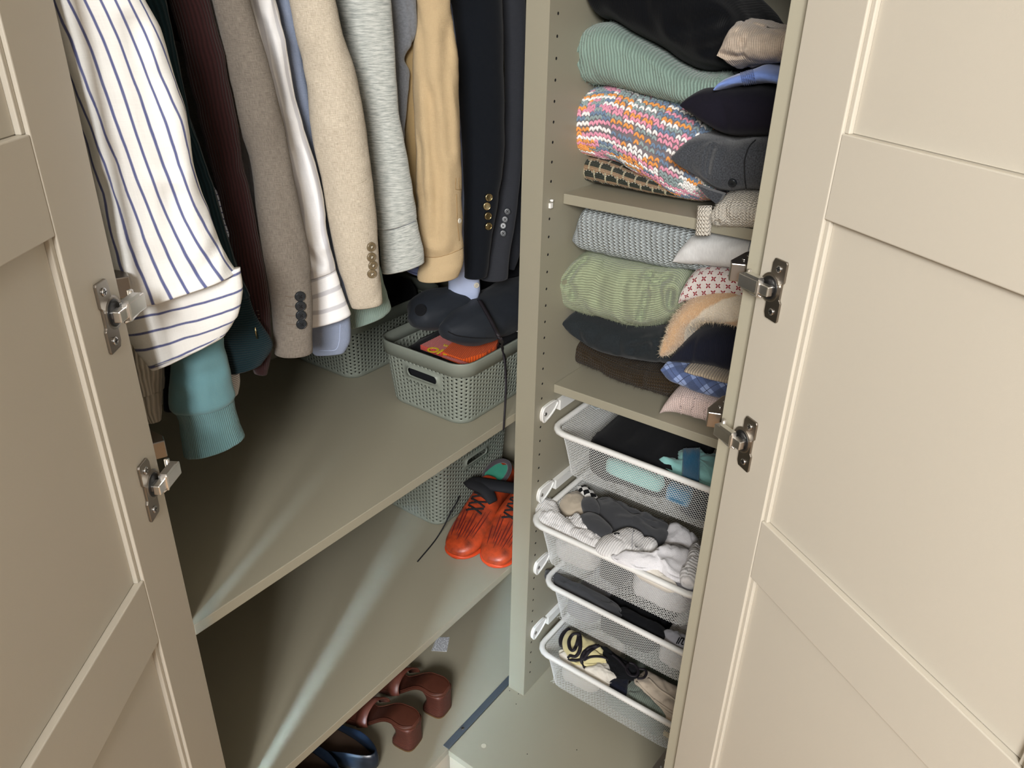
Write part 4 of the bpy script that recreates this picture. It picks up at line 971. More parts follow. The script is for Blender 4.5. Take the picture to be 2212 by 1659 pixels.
# --- second drawer: socks
k1 = cr(5.144, 1130, 1010); zs = D[1][2]-.012
boxheap('sock_heap', 'heap of white socks pressed against the left of the second drawer mesh', 'sock', *inside(1, .042, .145, .030, .16, .003, .066), M_SOCK, G2_, 75)  # filler blocks, each standing for a heap of socks behind the mesh
boxheap('sock_heap', 'heap of dark grey socks seen through the middle of the second drawer mesh', 'sock', *inside(1, .15, .215, .03, .18, .003, .064), M_CSOCK, G2_, 76)
boxheap('sock_heap', 'heap of white terry socks pressed against the right of the second drawer mesh', 'sock', *inside(1, .22, .345, .030, .18, .003, .066), M_TERRY, G2_, 77)
def sock(label, poly, dz, h, mat, seed, amp=.003, name='sock', cat='sock', **kw): return cloth(name, label, cat, k1(poly), zs+dz, h, mat, G2_, seed=seed, amp=amp, **kw)
sock('checkered black and white sock at the back of the second drawer', [(610,200),(680,190),(780,270),(840,350),(800,380),(680,340),(620,270)], .000, .010, m_check(), 78)
sock('beige sock with a turned-down cuff in the second drawer', [(400,400),(440,330),(520,290),(620,268),(680,330),(710,480),(600,520),(470,500)], .000, .016, M_BSOCK, 79)
sock('white ribbed sock draped at the left corner of the second drawer', [(138,305),(190,285),(270,310),(350,375),(410,480),(425,560),(520,640),(600,690),(560,790),(430,730),(290,660),(160,610),(134,450)], .004, .018, M_SOCK, 80, .006)
sock('white ribbed sock crossing the front middle of the second drawer', [(420,560),(530,540),(600,500),(720,620),(880,740),(900,800),(820,880),(680,840),(560,760),(450,650)], .010, .012, M_SOCK, 81, .006)
sock('big dark charcoal garment in the middle of the second drawer', [(800,360),(930,320),(1080,380),(1330,490),(1550,580),(1615,640),(1610,760),(1500,890),(1360,790),(1220,690),(1020,700),(860,560)], .004, .014, M_CSOCK, 82, .005, 'charcoal_garment', 'garment')
sock('upper charcoal sock lying beside the checkered one', [(645,410),(680,335),(790,335),(850,430),(830,510),(720,500)], .014, .006, M_CSOCK, 83, .001)
sock('lower charcoal sock with a rounded toe beside the logo sock', [(640,540),(680,505),(760,495),(870,550),(995,690),(900,745),(800,710),(700,640)], .020, .006, M_CSOCK, 84, .001)
t, g, bv = sock('white sock with a black bear-face print and a folded cuff', [(800,890),(880,770),(1000,725),(1170,660),(1330,735),(1345,860),(1330,1000),(1180,965),(1000,980),(880,960)], .016, .012, M_SOCK, 85, .002)
gg = G()
for (x, y, r) in ((1040,735,.0060),(1018,690,.0030),(1065,690,.0030)):
    p, n = hit(bv, *k1([(x, y)])[0]); gg.disc(p, n, r, .0006, 14, 0, Vector((0, 1, 0)))
p, n = hit(bv, *k1([(1044, 745)])[0]); gg.disc(p+n*.0006, n, .0026, .0005, 10, 1, Vector((0, 1, 0)))
for (x, y) in ((1345,745),(1230,707)): p, n = hit(bv, *k1([(x, y)])[0]); gg.disc(p, n, .0034 if x > 1300 else .0016, .0006, 10, 0, Vector((0, 1, 0)))
gg.build('bear_print', [M_BCL, M_SOCK], t, 'small black bear-face print')
stitchline(bv, k1([(1228,680),(1215,760),(1210,850),(1215,950)]), .0006, M_GREYC, t, 'cuff_fold')
stitchline(bv, k1([(1250,868),(1255,885),(1275,882)]), .0006, M_BCL, t, 'size_letter')
sock('plain white sock toe poking out of the folded cuff', [(1320,790),(1420,790),(1480,820),(1498,870),(1460,930),(1370,965),(1320,930)], .012, .012, M_SOCK, 86, .001)
sock('white terry cloth standing up behind the rolled sock', [(1560,840),(1600,700),(1640,610),(1760,670),(1860,740),(1960,810),(1930,900),(1780,860)], .002, .016, M_TERRY, 87, .005)
sock('white terry sock sprawling along the front right of the second drawer', [(980,990),(1040,950),(1180,965),(1330,1010),(1480,910),(1600,850),(1760,860),(1880,960),(1900,1150),(1800,1240),(1640,1190),(1520,1110),(1320,1115),(1160,1075)], .018, .016, M_TERRY, 88, .006)
sock('rolled white ribbed sock ball at the right of the second drawer', [(1810,1020),(1850,900),(1920,830),(1990,880),(2060,980),(2065,1120),(2010,1250),(1900,1310),(1770,1270),(1740,1180),(1800,1120)], .022, .024, M_TERR, 89, .006)
sock('cream sock lying low along the front rim of the second drawer', [(1240,1120),(1330,1105),(1500,1120),(1540,1180),(1700,1290),(1680,1340),(1480,1250),(1340,1180)], .004, .008, M_WCOT, 90, .003)
sock('grey-white sock at the front right corner of the second drawer', [(1700,1290),(1800,1290),(1920,1320),(2040,1260),(2060,1480),(1980,1470),(1820,1400)], .002, .008, M_GREYC, 91, .003)
# --- third drawer
k3 = cr(3.614, 1100, 1200); zd = D[2][2]-.012
boxheap('dark_knit_bundle', 'bundle of dark charcoal knits filling the third drawer', 'garment', *inside(2, .125, .27, .024, .28, .003, .074), M_BCL, G3_, 92)  # one block for the bundle of dark clothes
boxheap('pale_grey_cloth', 'pale grey cloth seen through the left of the third drawer mesh', 'garment', *inside(2, .045, .125, .030, .2, .003, .055), M_GREYC, G3_, 93)
boxheap('white_printed_cloth', 'white cloth seen through the right of the third drawer mesh', 'garment', *inside(2, .27, .345, .030, .2, .003, .066), M_SOCK, G3_, 94)
def cl3(name, label, poly, dz, h, mat, seed, **kw): return cloth(name, label, 'garment', k3(poly), zd+dz, h, mat, G3_, seed=seed, **kw)
cl3('charcoal_legging', 'rolled charcoal legging along the left of the third drawer', [(278,140),(300,105),(420,160),(600,250),(820,360),(880,440),(840,480),(600,345),(420,250),(290,185)], 0, .012, M_CSOCK, 95)
cl3('black_legging', 'black legging in the middle of the third drawer', [(860,440),(900,400),(1050,480),(1210,560),(1215,640),(1140,625),(1000,560)], 0, .010, M_BCL, 96)
t, g, bv = cl3('printed_shirt', 'white cloth with black lettering strokes at the right of the third drawer', [(1205,600),(1240,580),(1330,610),(1440,680),(1450,780),(1390,755),(1280,690)], .004, .012, M_GREYC, 97)
for a in ([(1330,640),(1305,688)], [(1345,645),(1318,690)], [(1345,648),(1362,650),(1345,690),(1360,694)]): stitchline(bv, k3(a), .0012, M_BCL, t, 'print_stroke')
# --- lowest drawer
k4 = cr(6.635, 1190, 1330); zb = D[3][2]-.014
boxheap('sage_cloth', 'grey-green cloth seen through the lowest drawer mesh', 'garment', *inside(3, .155, .345, .026, .24, .003, .062), M_SGT, G4_, 98)
boxheap('white_cloth', 'white cloth seen through the left of the lowest drawer mesh', 'garment', *inside(3, .045, .15, .035, .2, .003, .050), M_WCOT, G4_, 99)
def cl4(name, label, poly, dz, h, mat, seed, **kw): return cloth(name, label, 'garment', k4(poly), zb+dz, h, mat, G4_, seed=seed, **kw)
cl4('white_slip', 'white cloth edge under the cream bikini in the lowest drawer', [(118,540),(160,480),(260,560),(440,690),(520,760),(440,760),(300,680)], .0, .006, M_WCOT, 100)
t, g, bv = cl4('cream_bikini', 'cream bikini tangled with thin black straps in the lowest drawer', [(165,430),(185,300),(270,205),(440,260),(690,420),(790,500),(745,590),(830,655),(600,690),(440,690),(300,645),(230,550)], .010, .016, M_CRM, 101, amp=.006)
def strap(pts, r=.0032, off=.0035):
    path = []
    for x, y in catmull(k4(pts), 5*len(pts)):
        p, n = hit(bv, x, y); q = P(x, y, 2, p.z if abs(p.z-zb) < .06 else zb+.012); path.append(q+Vector((0, 0, off)))
    return G().tube(path, r, 8, 0, .55).build('strap', M_STRP, t, 'thin black strap')
strap([(262,200),(180,270),(140,360),(150,450)], .005); strap([(420,275),(320,280),(260,370),(270,480),(320,515),(365,440),(390,350),(400,270)], .0042)
strap([(410,290),(420,400),(410,520),(350,600),(270,590),(265,640),(360,655),(460,630),(560,520),(690,440)], .0045)
strap([(660,440),(540,480),(460,560),(440,670),(490,760),(590,810),(690,770),(760,690)], .0042); strap([(470,655),(560,610),(680,600),(780,620),(830,660)], .0035)
cl4('strappy_swimsuit', 'black strappy top heaped beside the cream bikini', [(690,430),(830,480),(960,570),(1100,650),(1250,750),(1260,870),(1100,885),(950,850),(850,720),(760,600)], .012, .010, M_BCL, 102, amp=.005)
bt = bpy.data.objects['strappy_swimsuit']
gb2 = G()
for pts in ([(1120,670),(1200,700),(1250,780),(1220,860),(1130,850),(1080,770),(1110,690)], [(1260,760),(1340,770),(1370,820),(1330,890),(1240,900)], [(880,560),(980,640),(1080,760),(1150,860)]):
    gb2.tube([P(x, y, 2, zb+.026) for x, y in catmull(k4(pts), 24)], .003, 8, 0, .6)
gb2.build('strap', M_STRP, bt)
cl4('white_brief', 'white cloth with soft folds at the front middle of the lowest drawer', [(480,760),(620,690),(830,660),(850,780),(945,850),(900,940),(830,955),(620,850)], .004, .010, M_WCOT, 103, amp=.005)
cl4('navy_brief', 'very dark navy cloth beside the white one in the lowest drawer', [(840,960),(950,880),(1110,900),(1100,1000),(1080,1110),(960,1045)], .002, .006, M_ND, 104)
cl4('grey_green_knit', 'grey-green knit along the front of the lowest drawer', [(1085,1000),(1200,930),(1330,1080),(1500,1240),(1640,1380),(1660,1440),(1400,1300),(1180,1170),(1085,1090)], .0, .008, M_SGT, 105)
t, g, bv = cl4('beige_jersey_shirt', 'beige jersey with long soft folds at the right of the lowest drawer', [(1190,930),(1300,820),(1400,790),(1700,970),(1980,1110),(2000,1300),(1960,1520),(1860,1530),(1720,1480),(1560,1310),(1350,1100)], .006, .018, M_BGE, 106, amp=.004)
for a in ([(1230,950),(1420,1150),(1620,1340),(1850,1500)], [(1400,900),(1560,1060),(1740,1180),(1900,1330)], [(1480,1200),(1620,1300),(1780,1400),(1880,1390)]): crease_path = a; stitchline(bv, k4(a), .0022, M_BGE, t, 'fold', .0008)
p = P(1445, 1590, 1, D[3][1]+.022); G().obox(p-Vector((.013, 0, .007)), Vector((.034, 0, -.001)), Vector((0, .002, 0)), Vector((0, 0, .014))).build('paper_label', plain('label_cream', rgb(224, 206, 160), .7), DR[3], 'small cream label behind the front mesh')
# ================================================================== grey perforated baskets
M_BASK = plain('sage_grey_plastic', rgb(130, 136, 126), .45, 0, .4, .03)
BX, BY, BH = .225, .30, .138      # short side, long side, height
def perforated(BX, BY, BH, n, nz, hz0, hz1, HW):
    """walls made of cells, each with a real round hole; a slot handle in each short side"""
    g = G()
    top = resample(rrect(.006, BX-.006, .006, BY-.006, .034), n=n); bot = resample(rrect(.016, BX-.016, .016, BY-.016, .032), n=n)
    z0, z1 = .010, BH-.026; r = .0018; th = .0008
    ctr = Vector((BX/2, BY/2, 0))
    def S(i, t):       # i cell coordinate round the wall, t height 0..1
        i %= n; k = int(i); f = i-k; a = bot[k].lerp(bot[(k+1) % n], f); b = top[k].lerp(top[(k+1) % n], f)
        q = a.lerp(b, t); return Vector((q.x, q.y, z0+(z1-z0)*t))
    def nrm(i):
        a = S(i-.6, .5); b = S(i+.6, .5); t = (b-a); q = Vector((t.y, -t.x, 0)); q.normalize()
        return q if q.dot(S(i, .5)-ctr) > 0 else -q
    per = sum((bot[k]-bot[k-1]).length for k in range(n))/n
    # where the handle slots lie: middle of the side facing -y and of the side facing +y
    def mid(target): return min(range(n), key=lambda k: (bot[k]-target).length)
    mids = (mid(Vector((BX/2, .016, 0))), mid(Vector((BX/2, BY-.016, 0))))
    rowh = 1/nz
    def slot(i, j):
        for m in mids:
            d = (i-m+n/2) % n-n/2
            if -HW <= d < HW and hz0 <= j < hz1: return True
        return False
    for i in range(n):
        sh = .5*(i % 2); nn = nrm(i+.5)
        for j in range(-1, nz+1):
            if slot(i, j): continue
            t0, t1 = (j+sh)*rowh, (j+1+sh)*rowh
            lo, hi = max(t0, 0), min(t1, 1)
            near = any(-HW-1 <= ((i-m+n/2) % n-n/2) < HW+1 for m in mids) and hz0-1 <= j < hz1+1
            if near and any(-HW <= ((i-m+n/2) % n-n/2) < HW for m in mids):
                sh2 = 0; lo, hi = max(j*rowh, 0), min((j+1)*rowh, 1); t0, t1 = lo, hi
            if hi-lo < 1e-6: continue
            if hi-lo < rowh*.9:
                g.add([S(i, lo), S(i+1, lo), S(i+1, hi), S(i, hi)], [(0, 1, 2, 3)], 0, flat=False); continue
            o = []; a = []; b = []; cz = (lo+hi)/2; w = S(i+1, cz)-S(i, cz); hgt = (S(i, hi)-S(i, lo))
            for k in range(8):
                an = pi/4*k; cx_, sy = cos(an), sin(an); q = 1/max(abs(cx_), abs(sy))
                o.append(S(i+.5+.5*cx_*q, cz+(hi-lo)/2*sy*q))
                c = S(i+.5, cz)+w.normalized()*(r*cx_)+hgt.normalized()*(r*1.05*sy); a.append(c); b.append(c-nn*th)
            g.add(o+a+b, [(k, (k+1) % 8, 8+(k+1) % 8, 8+k) for k in range(8)]+[(8+k, 8+(k+1) % 8, 16+(k+1) % 8, 16+k) for k in range(8)], 0)
    for m in mids:     # wall round the slot, with a raised lip
        N = 32; o = []; a = []; b = []; c = []
        hw, hh = HW*.80, (hz1-hz0)*rowh*.5*.66; cz = (hz0+hz1)/2*rowh; nn = nrm(m)
        asp = (z1-z0)*hh/per; 
        for k in range(N):
            an = 2*pi*k/N; cx_, sy = cos(an), sin(an); q = 1/max(abs(cx_), abs(sy))
            o.append(S(m+HW*cx_*q, cz+(hz1-hz0)*rowh*.5*sy*q))
            L = hw-asp; px_ = (L if cx_ > 0 else -L)+asp*cx_ if abs(cx_) > .02 else 0
            if abs(cx_) <= .5: px_ = L*cx_/.5*.999
            base = S(m+px_, cz+hh*(sy if abs(cx_) > .5 else math.copysign(1, sy)*.87+ (0 if 1 else 0)))
            a.append(base); b.append(base+nn*.0016); c.append(base-nn*.003)
        fs = [(k, (k+1) % N, N+(k+1) % N, N+k) for k in range(N)]+[(N+k, N+(k+1) % N, 2*N+(k+1) % N, 2*N+k) for k in range(N)]
        inn = [S(m, cz).lerp(q, .93)+nn*.0016 for q in a]
        g.add(o+a+b+inn+c, fs+[(2*N+k, 2*N+(k+1) % N, 3*N+(k+1) % N, 3*N+k) for k in range(N)]+[(3*N+k, 3*N+(k+1) % N, 4*N+(k+1) % N, 4*N+k) for k in range(N)], 0)
    # foot and floor
    M = n; prof = [(1, z0), (.992, z0-.004), (.97, z0-.008), (.93, 0.0), ]
    vs = []; 
    for s_, z in prof: vs += [Vector((ctr.x+(q.x-ctr.x)*s_, ctr.y+(q.y-ctr.y)*s_, z)) for q in bot]
    fs = [(i*M+k, (i+1)*M+k, (i+1)*M+(k+1) % M, i*M+(k+1) % M) for i in range(3) for k in range(M)]+[tuple(range(3*M, 4*M))]
    g.add(vs, fs)
    return g
def rimband(BX, BY, BH):
    g = G(); n = 96; o = resample(rrect(0, BX, 0, BY, .038), n=n); i_ = resample(rrect(.005, BX-.005, .005, BY-.005, .033), n=n); o2 = resample(rrect(.0025, BX-.0025, .0025, BY-.0025, .036), n=n)
    vs = []
    for path, z in ((o2, BH-.0275), (o, BH-.002), (o, BH), (i_, BH), (i_, BH-.0275)): vs += [Vector((q.x, q.y, z)) for q in path]
    return g.add(vs, [(a*n+k, a*n+(k+1) % n, ((a+1) % 5)*n+(k+1) % n, ((a+1) % 5)*n+k) for a in range(5) for k in range(n)])
PB, RB = perforated(BX, BY, BH, 96, 12, 7, 11, 5), rimband(BX, BY, BH); bproto = None
PB2, RB2 = perforated(.285, .36, .205, 118, 16, 11, 14, 5), rimband(.285, .36, .205)
def basket(label, loc, rot=0, big=False):
    global bproto
    t = thing('perforated_basket', label, 'basket', loc, 'perforated grey baskets'); t.rotation_euler.z = rot
    if big: PB2.build('basket_wall', M_BASK, t, local=True); RB2.build('rim', M_BASK, t, local=True)
    elif not bproto:
        bproto = (PB.build('basket_wall', M_BASK, t, local=True), RB.build('rim', M_BASK, t, local=True))
    else:
        for o in bproto: q = o.copy(); q.parent = t; COL.objects.link(q)
    return t
BK1 = (-.024-BX, .097, G1+.0004)
basket('perforated grey basket at the front of the upper left shelf, dark pillow on top', BK1)
basket('perforated grey basket behind the hanging blazer cuffs, deep on the upper left shelf', (-.327-BX, .102, G1+.0004))
basket('taller perforated grey basket on the lower left shelf behind the orange boots', (-.188, .206, G2+.0004), pi/2, True)
# rotated basket: its short side faces +x
# contents of the front basket
M_PUFF = fabric('dark_slate_nylon', rgb(36, 40, 46), sheen=.05, rough=.6, ribs=.3)
zr = BK1[2]+BH
boxheap('black_garment_pile', 'pile of black garments filling the front basket on the left shelf', 'garment', BK1[0]+.018, BK1[0]+BX-.02, BK1[1]+.02, BK1[1]+BY-.02, BK1[2]+.011, zr-.022, M_BCL, 'contents of the left baskets', 111)  # filler block for the pile inside the basket
boxheap('black_sweater', 'pile of black sweaters heaped in the rear basket on the left shelf', 'garment', -.327-BX+.02, -.327-.02, .122, .36, G1+.012, zr+.03, M_BCL, 'contents of the left baskets', 112, .01)  # single block standing for a pile of sweaters
# black coat bundle standing behind the pillow
boxheap('black_coat', 'black folded coat standing behind the dark pillow', 'coat', -.29, -.005, .385, .46, zr+.002, zr+.16, M_BCL, None, 114, .012)
# dark puffy neck pillow: two bulging ends
def puff(pts, radii, name, par, seed, flat=.75):
    path = [Vector(p) for p in pts]; n = 26; st = catmull([tuple(p)+(r,) for p, r in zip(path, radii)], n); rows = []
    for i, s_ in enumerate(st):
        c = Vector(s_[:3]); a = Vector(st[max(i-1, 0)][:3]); b = Vector(st[min(i+1, n-1)][:3]); d = (b-a).normalized(); sd = d.cross(Vector((0, 0, 1))).normalized(); u = sd.cross(d); r = []
        for k in range(33):
            ph = 2*pi*k/32; q = c+sd*(s_[3]*cos(ph))+u*(s_[3]*flat*sin(ph))
            if k < 32: q += (q-c)*(.10*noise.noise(q*28+Vector((seed, 0, 0)))-.12*abs(noise.noise(Vector((ph*2.2, i*.12, seed)))))
            r.append(q)
        r[-1] = r[0].copy(); rows.append(r)
    g = G().grid(rows); g.build(name, M_PUFF, par); return g
pil = thing('puffy_pillow', 'dark slate puffy travel pillow lying on the front basket', 'pillow', (-.08, .2, zr))
a0 = [(-.088, .37, .935), (-.084, .29, .935), (-.080, .205, .935), (-.080, .15, .940), (-.082, .115, .943)]
g = puff(a0, [.056, .062, .057, .044, .018], 'pillow_end', pil, 1)
a1 = [(-.125, .25, .965), (-.13, .20, .962), (-.14, .145, .960), (-.142, .115, .956), (-.146, .096, .952)]
g1 = puff(a1, [.030, .044, .048, .036, .014], 'pillow_end', pil, 2)
bv = bvh(g); stitchline(bv, [(968,716),(985,724),(1010,728),(1050,730),(1100,728)], .0012, M_BCL, pil, 'piping', .0006)
G().disc(Vector((-.128, .102, .978)), (.3, -.8, .5), .011, .003, 20).build('toggle', M_BCL, pil)
# orange woven packet with yellow lettering
M_ORG = fabric('orange_weave', rgb(232, 96, 34), rib=(0, .004), ribc=.5, weave=.3, c2=rgb(170, 40, 20), sheen=.05); M_RED = fabric('red_weave', rgb(190, 48, 30), rib=(0, .003), ribc=.25)
M_YEL = plain('yellow_print', rgb(214, 190, 40), .6)
o_ = thing('orange_strap_pack', 'orange and red woven strap pack with yellow lettering in the front basket', 'strap', tuple(P(1000, 760, 2, zr-.012)))
zo = zr-.010
def quad(px, z0, z1, mat, name, lab=None):
    p = [P(x, y, 2, z0) for x, y in px]; return G().prism(p, Vector((0, 0, z1-z0))).build(name, mat, o_, lab, bevel=.0008)
quad([(908,755),(962,728),(1000,733),(955,772)], zo-.012, zo-.002, M_RED, 'strap_end', 'red end band')
quad([(955,773),(1000,731),(1050,730),(1080,735),(1072,760),(1048,776),(1000,790)], zo-.012, zo+.001, M_ORG, 'strap_roll')
bo = G().add([P(x, y, 2, zo-.001+.0021*k) for k in (0, 1) for x, y in ((952,770),(960,767),(1012,784),(1004,788))], [(0, 1, 2, 3), (7, 6, 5, 4), (0, 4, 5, 1), (1, 5, 6, 2), (2, 6, 7, 3), (3, 7, 4, 0)], 0, flat=True); bo.build('edge_band', M_RED, o_)
def text(s, px, size, mat, par, flip, z):
    a = P(*px[0], 2, z); b = P(*px[1], 2, z); ex = (b-a).normalized(); ey = Vector((0, 0, 1)).cross(ex)
    cu = bpy.data.curves.new('lettering', 'FONT'); cu.body = s; cu.size = size; cu.extrude = .0003; cu.align_x = 'CENTER'; cu.align_y = 'CENTER'; cu.offset = size*.02
    cu.materials.append(mat); o = bpy.data.objects.new('lettering', cu); COL.objects.link(o); o.parent = par
    if flip: ex, ey = -ex, -ey
    o.matrix_local = Matrix(((ex.x, ey.x, 0, a.x-root_of(par).location.x), (ex.y, ey.y, 0, a.y-root_of(par).location.y), (0, 0, 1, a.z-root_of(par).location.z), (0, 0, 0, 1)))
    dg = bpy.context.evaluated_depsgraph_get(); me = bpy.data.meshes.new_from_object(o.evaluated_get(dg)); mm = o.matrix_local.copy()
    bpy.data.objects.remove(o); n_ = bpy.data.objects.new('lettering', me); COL.objects.link(n_); n_.parent = par; n_.matrix_local = mm
    return n_
text('ON', ((946,759),(962,763)), .030, M_YEL, o_, False, zo-.0018)
text('XL', ((963,746),(975,749)), .011, M_YEL, o_, True, zo-.0018)
# black webbing strap hanging over the basket edge
sp = [P(1036, 648, 1, .19), P(1052, 676, 1, .175), P(1068, 706, 1, .16), P(1080, 732, 1, .15)]
sp += [P(1086, 755, 0, -.024), P(1091, 785, 0, -.020), P(1093, 830, 0, -.012), P(1091, 880, 0, .004), P(1088, 928, 0, .008)]
sp = [Vector(q) for q in catmull([tuple(p) for p in sp], 40)]
st_ = G(); vs = []; fs = []
for i, p in enumerate(sp):
    w = Vector((-.35, .94, 0))*.0042 if i > 16 else Vector((.75, .35, -.2))*.0048; th = Vector((.0011, .0004, .0006))
    vs += [p-w-th, p+w-th, p+w+th, p-w+th]
for i in range(len(sp)-1):
    for k in range(4): fs.append((i*4+k, i*4+(k+1) % 4, (i+1)*4+(k+1) % 4, (i+1)*4+k))
fs += [(3, 2, 1, 0), tuple(len(vs)-4+k for k in range(4))]
o = st_.add(vs, fs).build('webbing_strap', M_STRP); tag(o, 'long black webbing strap hanging over the front basket and shelf edge', 'strap')
tg = G().obox(P(1110, 716, 2, zr+.004), Vector((.012, .006, .0)), Vector((-.004, .008, .004)), Vector((0, 0, .0008))).build('care_label', plain('label_white', rgb(210, 210, 206), .6), pil, 'small white care label')
# ================================================================== shoes
def loft_shoe(secs, origin, heading, m=28):
    """secs: (along, half width, base z, top z, sideways shift) from toe to heel"""
    d = Vector((sin(heading), cos(heading), 0)); s_ = Vector((d.y, -d.x, 0)); rows = []
    for (l, hw, zb_, zt_, sh) in catmull(secs, 34):
        r = []; c = Vector(origin)+d*l+s_*sh
        for k in range(m+1):
            ph = -pi/2+2*pi*k/m; x, y = cos(ph), sin(ph)
            yy = math.copysign(abs(y)**(.55 if y < 0 else .9), y)
            r.append(c+s_*(hw*math.copysign(abs(x)**.75, x))+Vector((0, 0, (zb_+zt_)/2+(zt_-zb_)/2*yy)))
        r[-1] = r[0].copy(); rows.append(r)
    return G().grid(rows)
M_BOOT = NB('orange_leather'); _n = M_BOOT.noise(M_BOOT.obj(), 45, 4); _m = M_BOOT.noise(M_BOOT.obj(), 260, 3)
M_BOOT.bump(_m, .3, .0015); M_BOOT = M_BOOT.done(M_BOOT.mix(M_BOOT.m('MULTIPLY_ADD', _n, 2.4, -.75), rgb(186, 70, 32), rgb(96, 36, 22)), .40, 0, 0, .5)
M_GRV = plain('dark_red_groove', rgb(92, 20, 22), .6); M_LACE = plain('black_lace', rgb(20, 20, 24), .85); M_SOLE = plain('orange_sole', rgb(196, 66, 28), .45)
M_TURQ = fabric('turquoise_insole', rgb(30, 150, 120)); M_LIN = fabric('grey_lining', rgb(70, 62, 66))
def boot(label, toe, heading, side):
    t = thing('football_boot', label, 'shoe', (toe[0], toe[1], G2), 'orange football boots')
    z = G2; o = (toe[0], toe[1], 0)
    secs = [(.0, .008, z+.010, z+.020, 0), (.006, .023, z+.006, z+.027, 0), (.022, .036, z+.005, z+.036, .001*side), (.05, .043, z+.006, z+.046, .003*side), (.085, .045, z+.007, z+.060, .004*side), (.12, .042, z+.009, z+.078, .004*side), (.155, .038, z+.010, z+.092, .002*side), (.19, .036, z+.010, z+.095, 0), (.23, .035, z+.009, z+.098, 0), (.262, .030, z+.009, z+.102, 0), (.276, .012, z+.012, z+.100, 0)]
    g = loft_shoe(secs, o, heading); g.build('upper', M_BOOT, t); bv = bvh(g)
    d = Vector((sin(heading), cos(heading), 0)); s_ = Vector((d.y, -d.x, 0)); O = Vector(o)
    sl = loft_shoe([(l-.001, hw+.0015, z+.002, z+.011, sh) for (l, hw, zb_, zt_, sh) in secs], o, heading); sl.build('sole', M_SOLE, t)
    st2 = G()
    for l, w in ((.04, .022), (.04, -.022), (.085, .026), (.085, -.026), (.225, .018), (.225, -.018)): st2.disc(O+d*l+s_*w+Vector((0, 0, z+.0005)), (0, 0, 1), .006, .004, 10)
    st2.build('studs', M_SOLE, t)
    top = lambda l, w, off=.0: (lambda h: (h[0]+h[1]*(off if h[1].z > 0 else -off)) if h[0] is not None else O+d*l+s_*w+Vector((0, 0, z+.06)))(bv.ray_cast(O+d*l+s_*w+Vector((0, 0, z+.3)), Vector((0, 0, -1))))
    for k in range(9):     # leaf-shaped grooves fanning from the toe
        w = -.034+.0085*k; path = [top(.016+.006*abs(k-4)**.5+(.0055+.0014*((k*7) % 3))*q+.007*((k*5) % 3), w*(.72+.03*q), .0003) for q in range(10)]
        G().tube(path, [.0004+.0012*sin(pi*q/9) for q in range(10)], 6, 0, .6).build('groove', M_GRV, t)
    for j, l in enumerate((.094, .110, .126, .142)):
        for sg in (1, -1):
            path = [top(l+(.012*q/6 if 1 else 0), sg*(-.019+.038*q/6), .0032) for q in range(7)]
            G().tube(path, .0021, 6).build('lace', M_LACE, t)
    # tongue, collar and inside
    tg = loft_shoe([(.135, .016, z+.070, z+.084, 0), (.15, .022, z+.080, z+.097, 0), (.172, .022, z+.090, z+.108, 0), (.182, .016, z+.096, z+.110, 0)], o, heading); tg.build('tongue', M_BOOT, t)
    col = [O+d*(.215+.045*cos(2*pi*k/28))+s_*(.027*sin(2*pi*k/28))+Vector((0, 0, z+.098+.008*cos(2*pi*k/28))) for k in range(28)]
    G().tube(col, .0055, 8, closed=True).build('collar', M_LIN, t)
    ins = [O+d*(.215+.043*cos(2*pi*k/28))+s_*(.025*sin(2*pi*k/28))+Vector((0, 0, z+.0965)) for k in range(28)]
    G().prism(ins, Vector((0, 0, .004))).build('insole', M_TURQ, t)
    return t, top, O, d, s_
HB = math.atan2(-.205, .976)
t1, top1, O1, d1, s1 = boot('orange football boot by the grey basket, long lace trailing onto the shelf', (-.112, .166), HB, 1)
t2, top2, O2, d2, s2 = boot('orange football boot nearest the shelf edge, half behind the corner post', (-.030, .192), HB, -1)
lp = [top1(.150, .01, .004)] + [P(x, y, 2, z) for x, y, z in ((1010,1045,G2+.062),(985,1088,G2+.060),(972,1110,G2+.045),(960,1135,G2+.022))]+[P(x, y, 2, G2+.0022) for x, y in ((945,1160),(930,1180),(902,1213))]
G().tube([Vector(q) for q in catmull([tuple(p) for p in lp], 40)], .0017, 6).build('lace', M_LACE, t1, 'loose black lace')
pl = [top1(.125, .030, .012), top1(.14, .008, .020), top1(.15, -.018, .022), top2(.16, .016, .024), top2(.175, .0, .020)]
gb3 = G().tube([Vector(q) for q in catmull([tuple(p) for p in pl], 30)], [.006+.014*sin(pi*min(1, .15+k/30*.8)) for k in range(30)], 10, 0, .5); o = gb3.build('boot_bag', M_LACE); tag(o, 'black cloth bundle lying across both orange boots', 'bag')
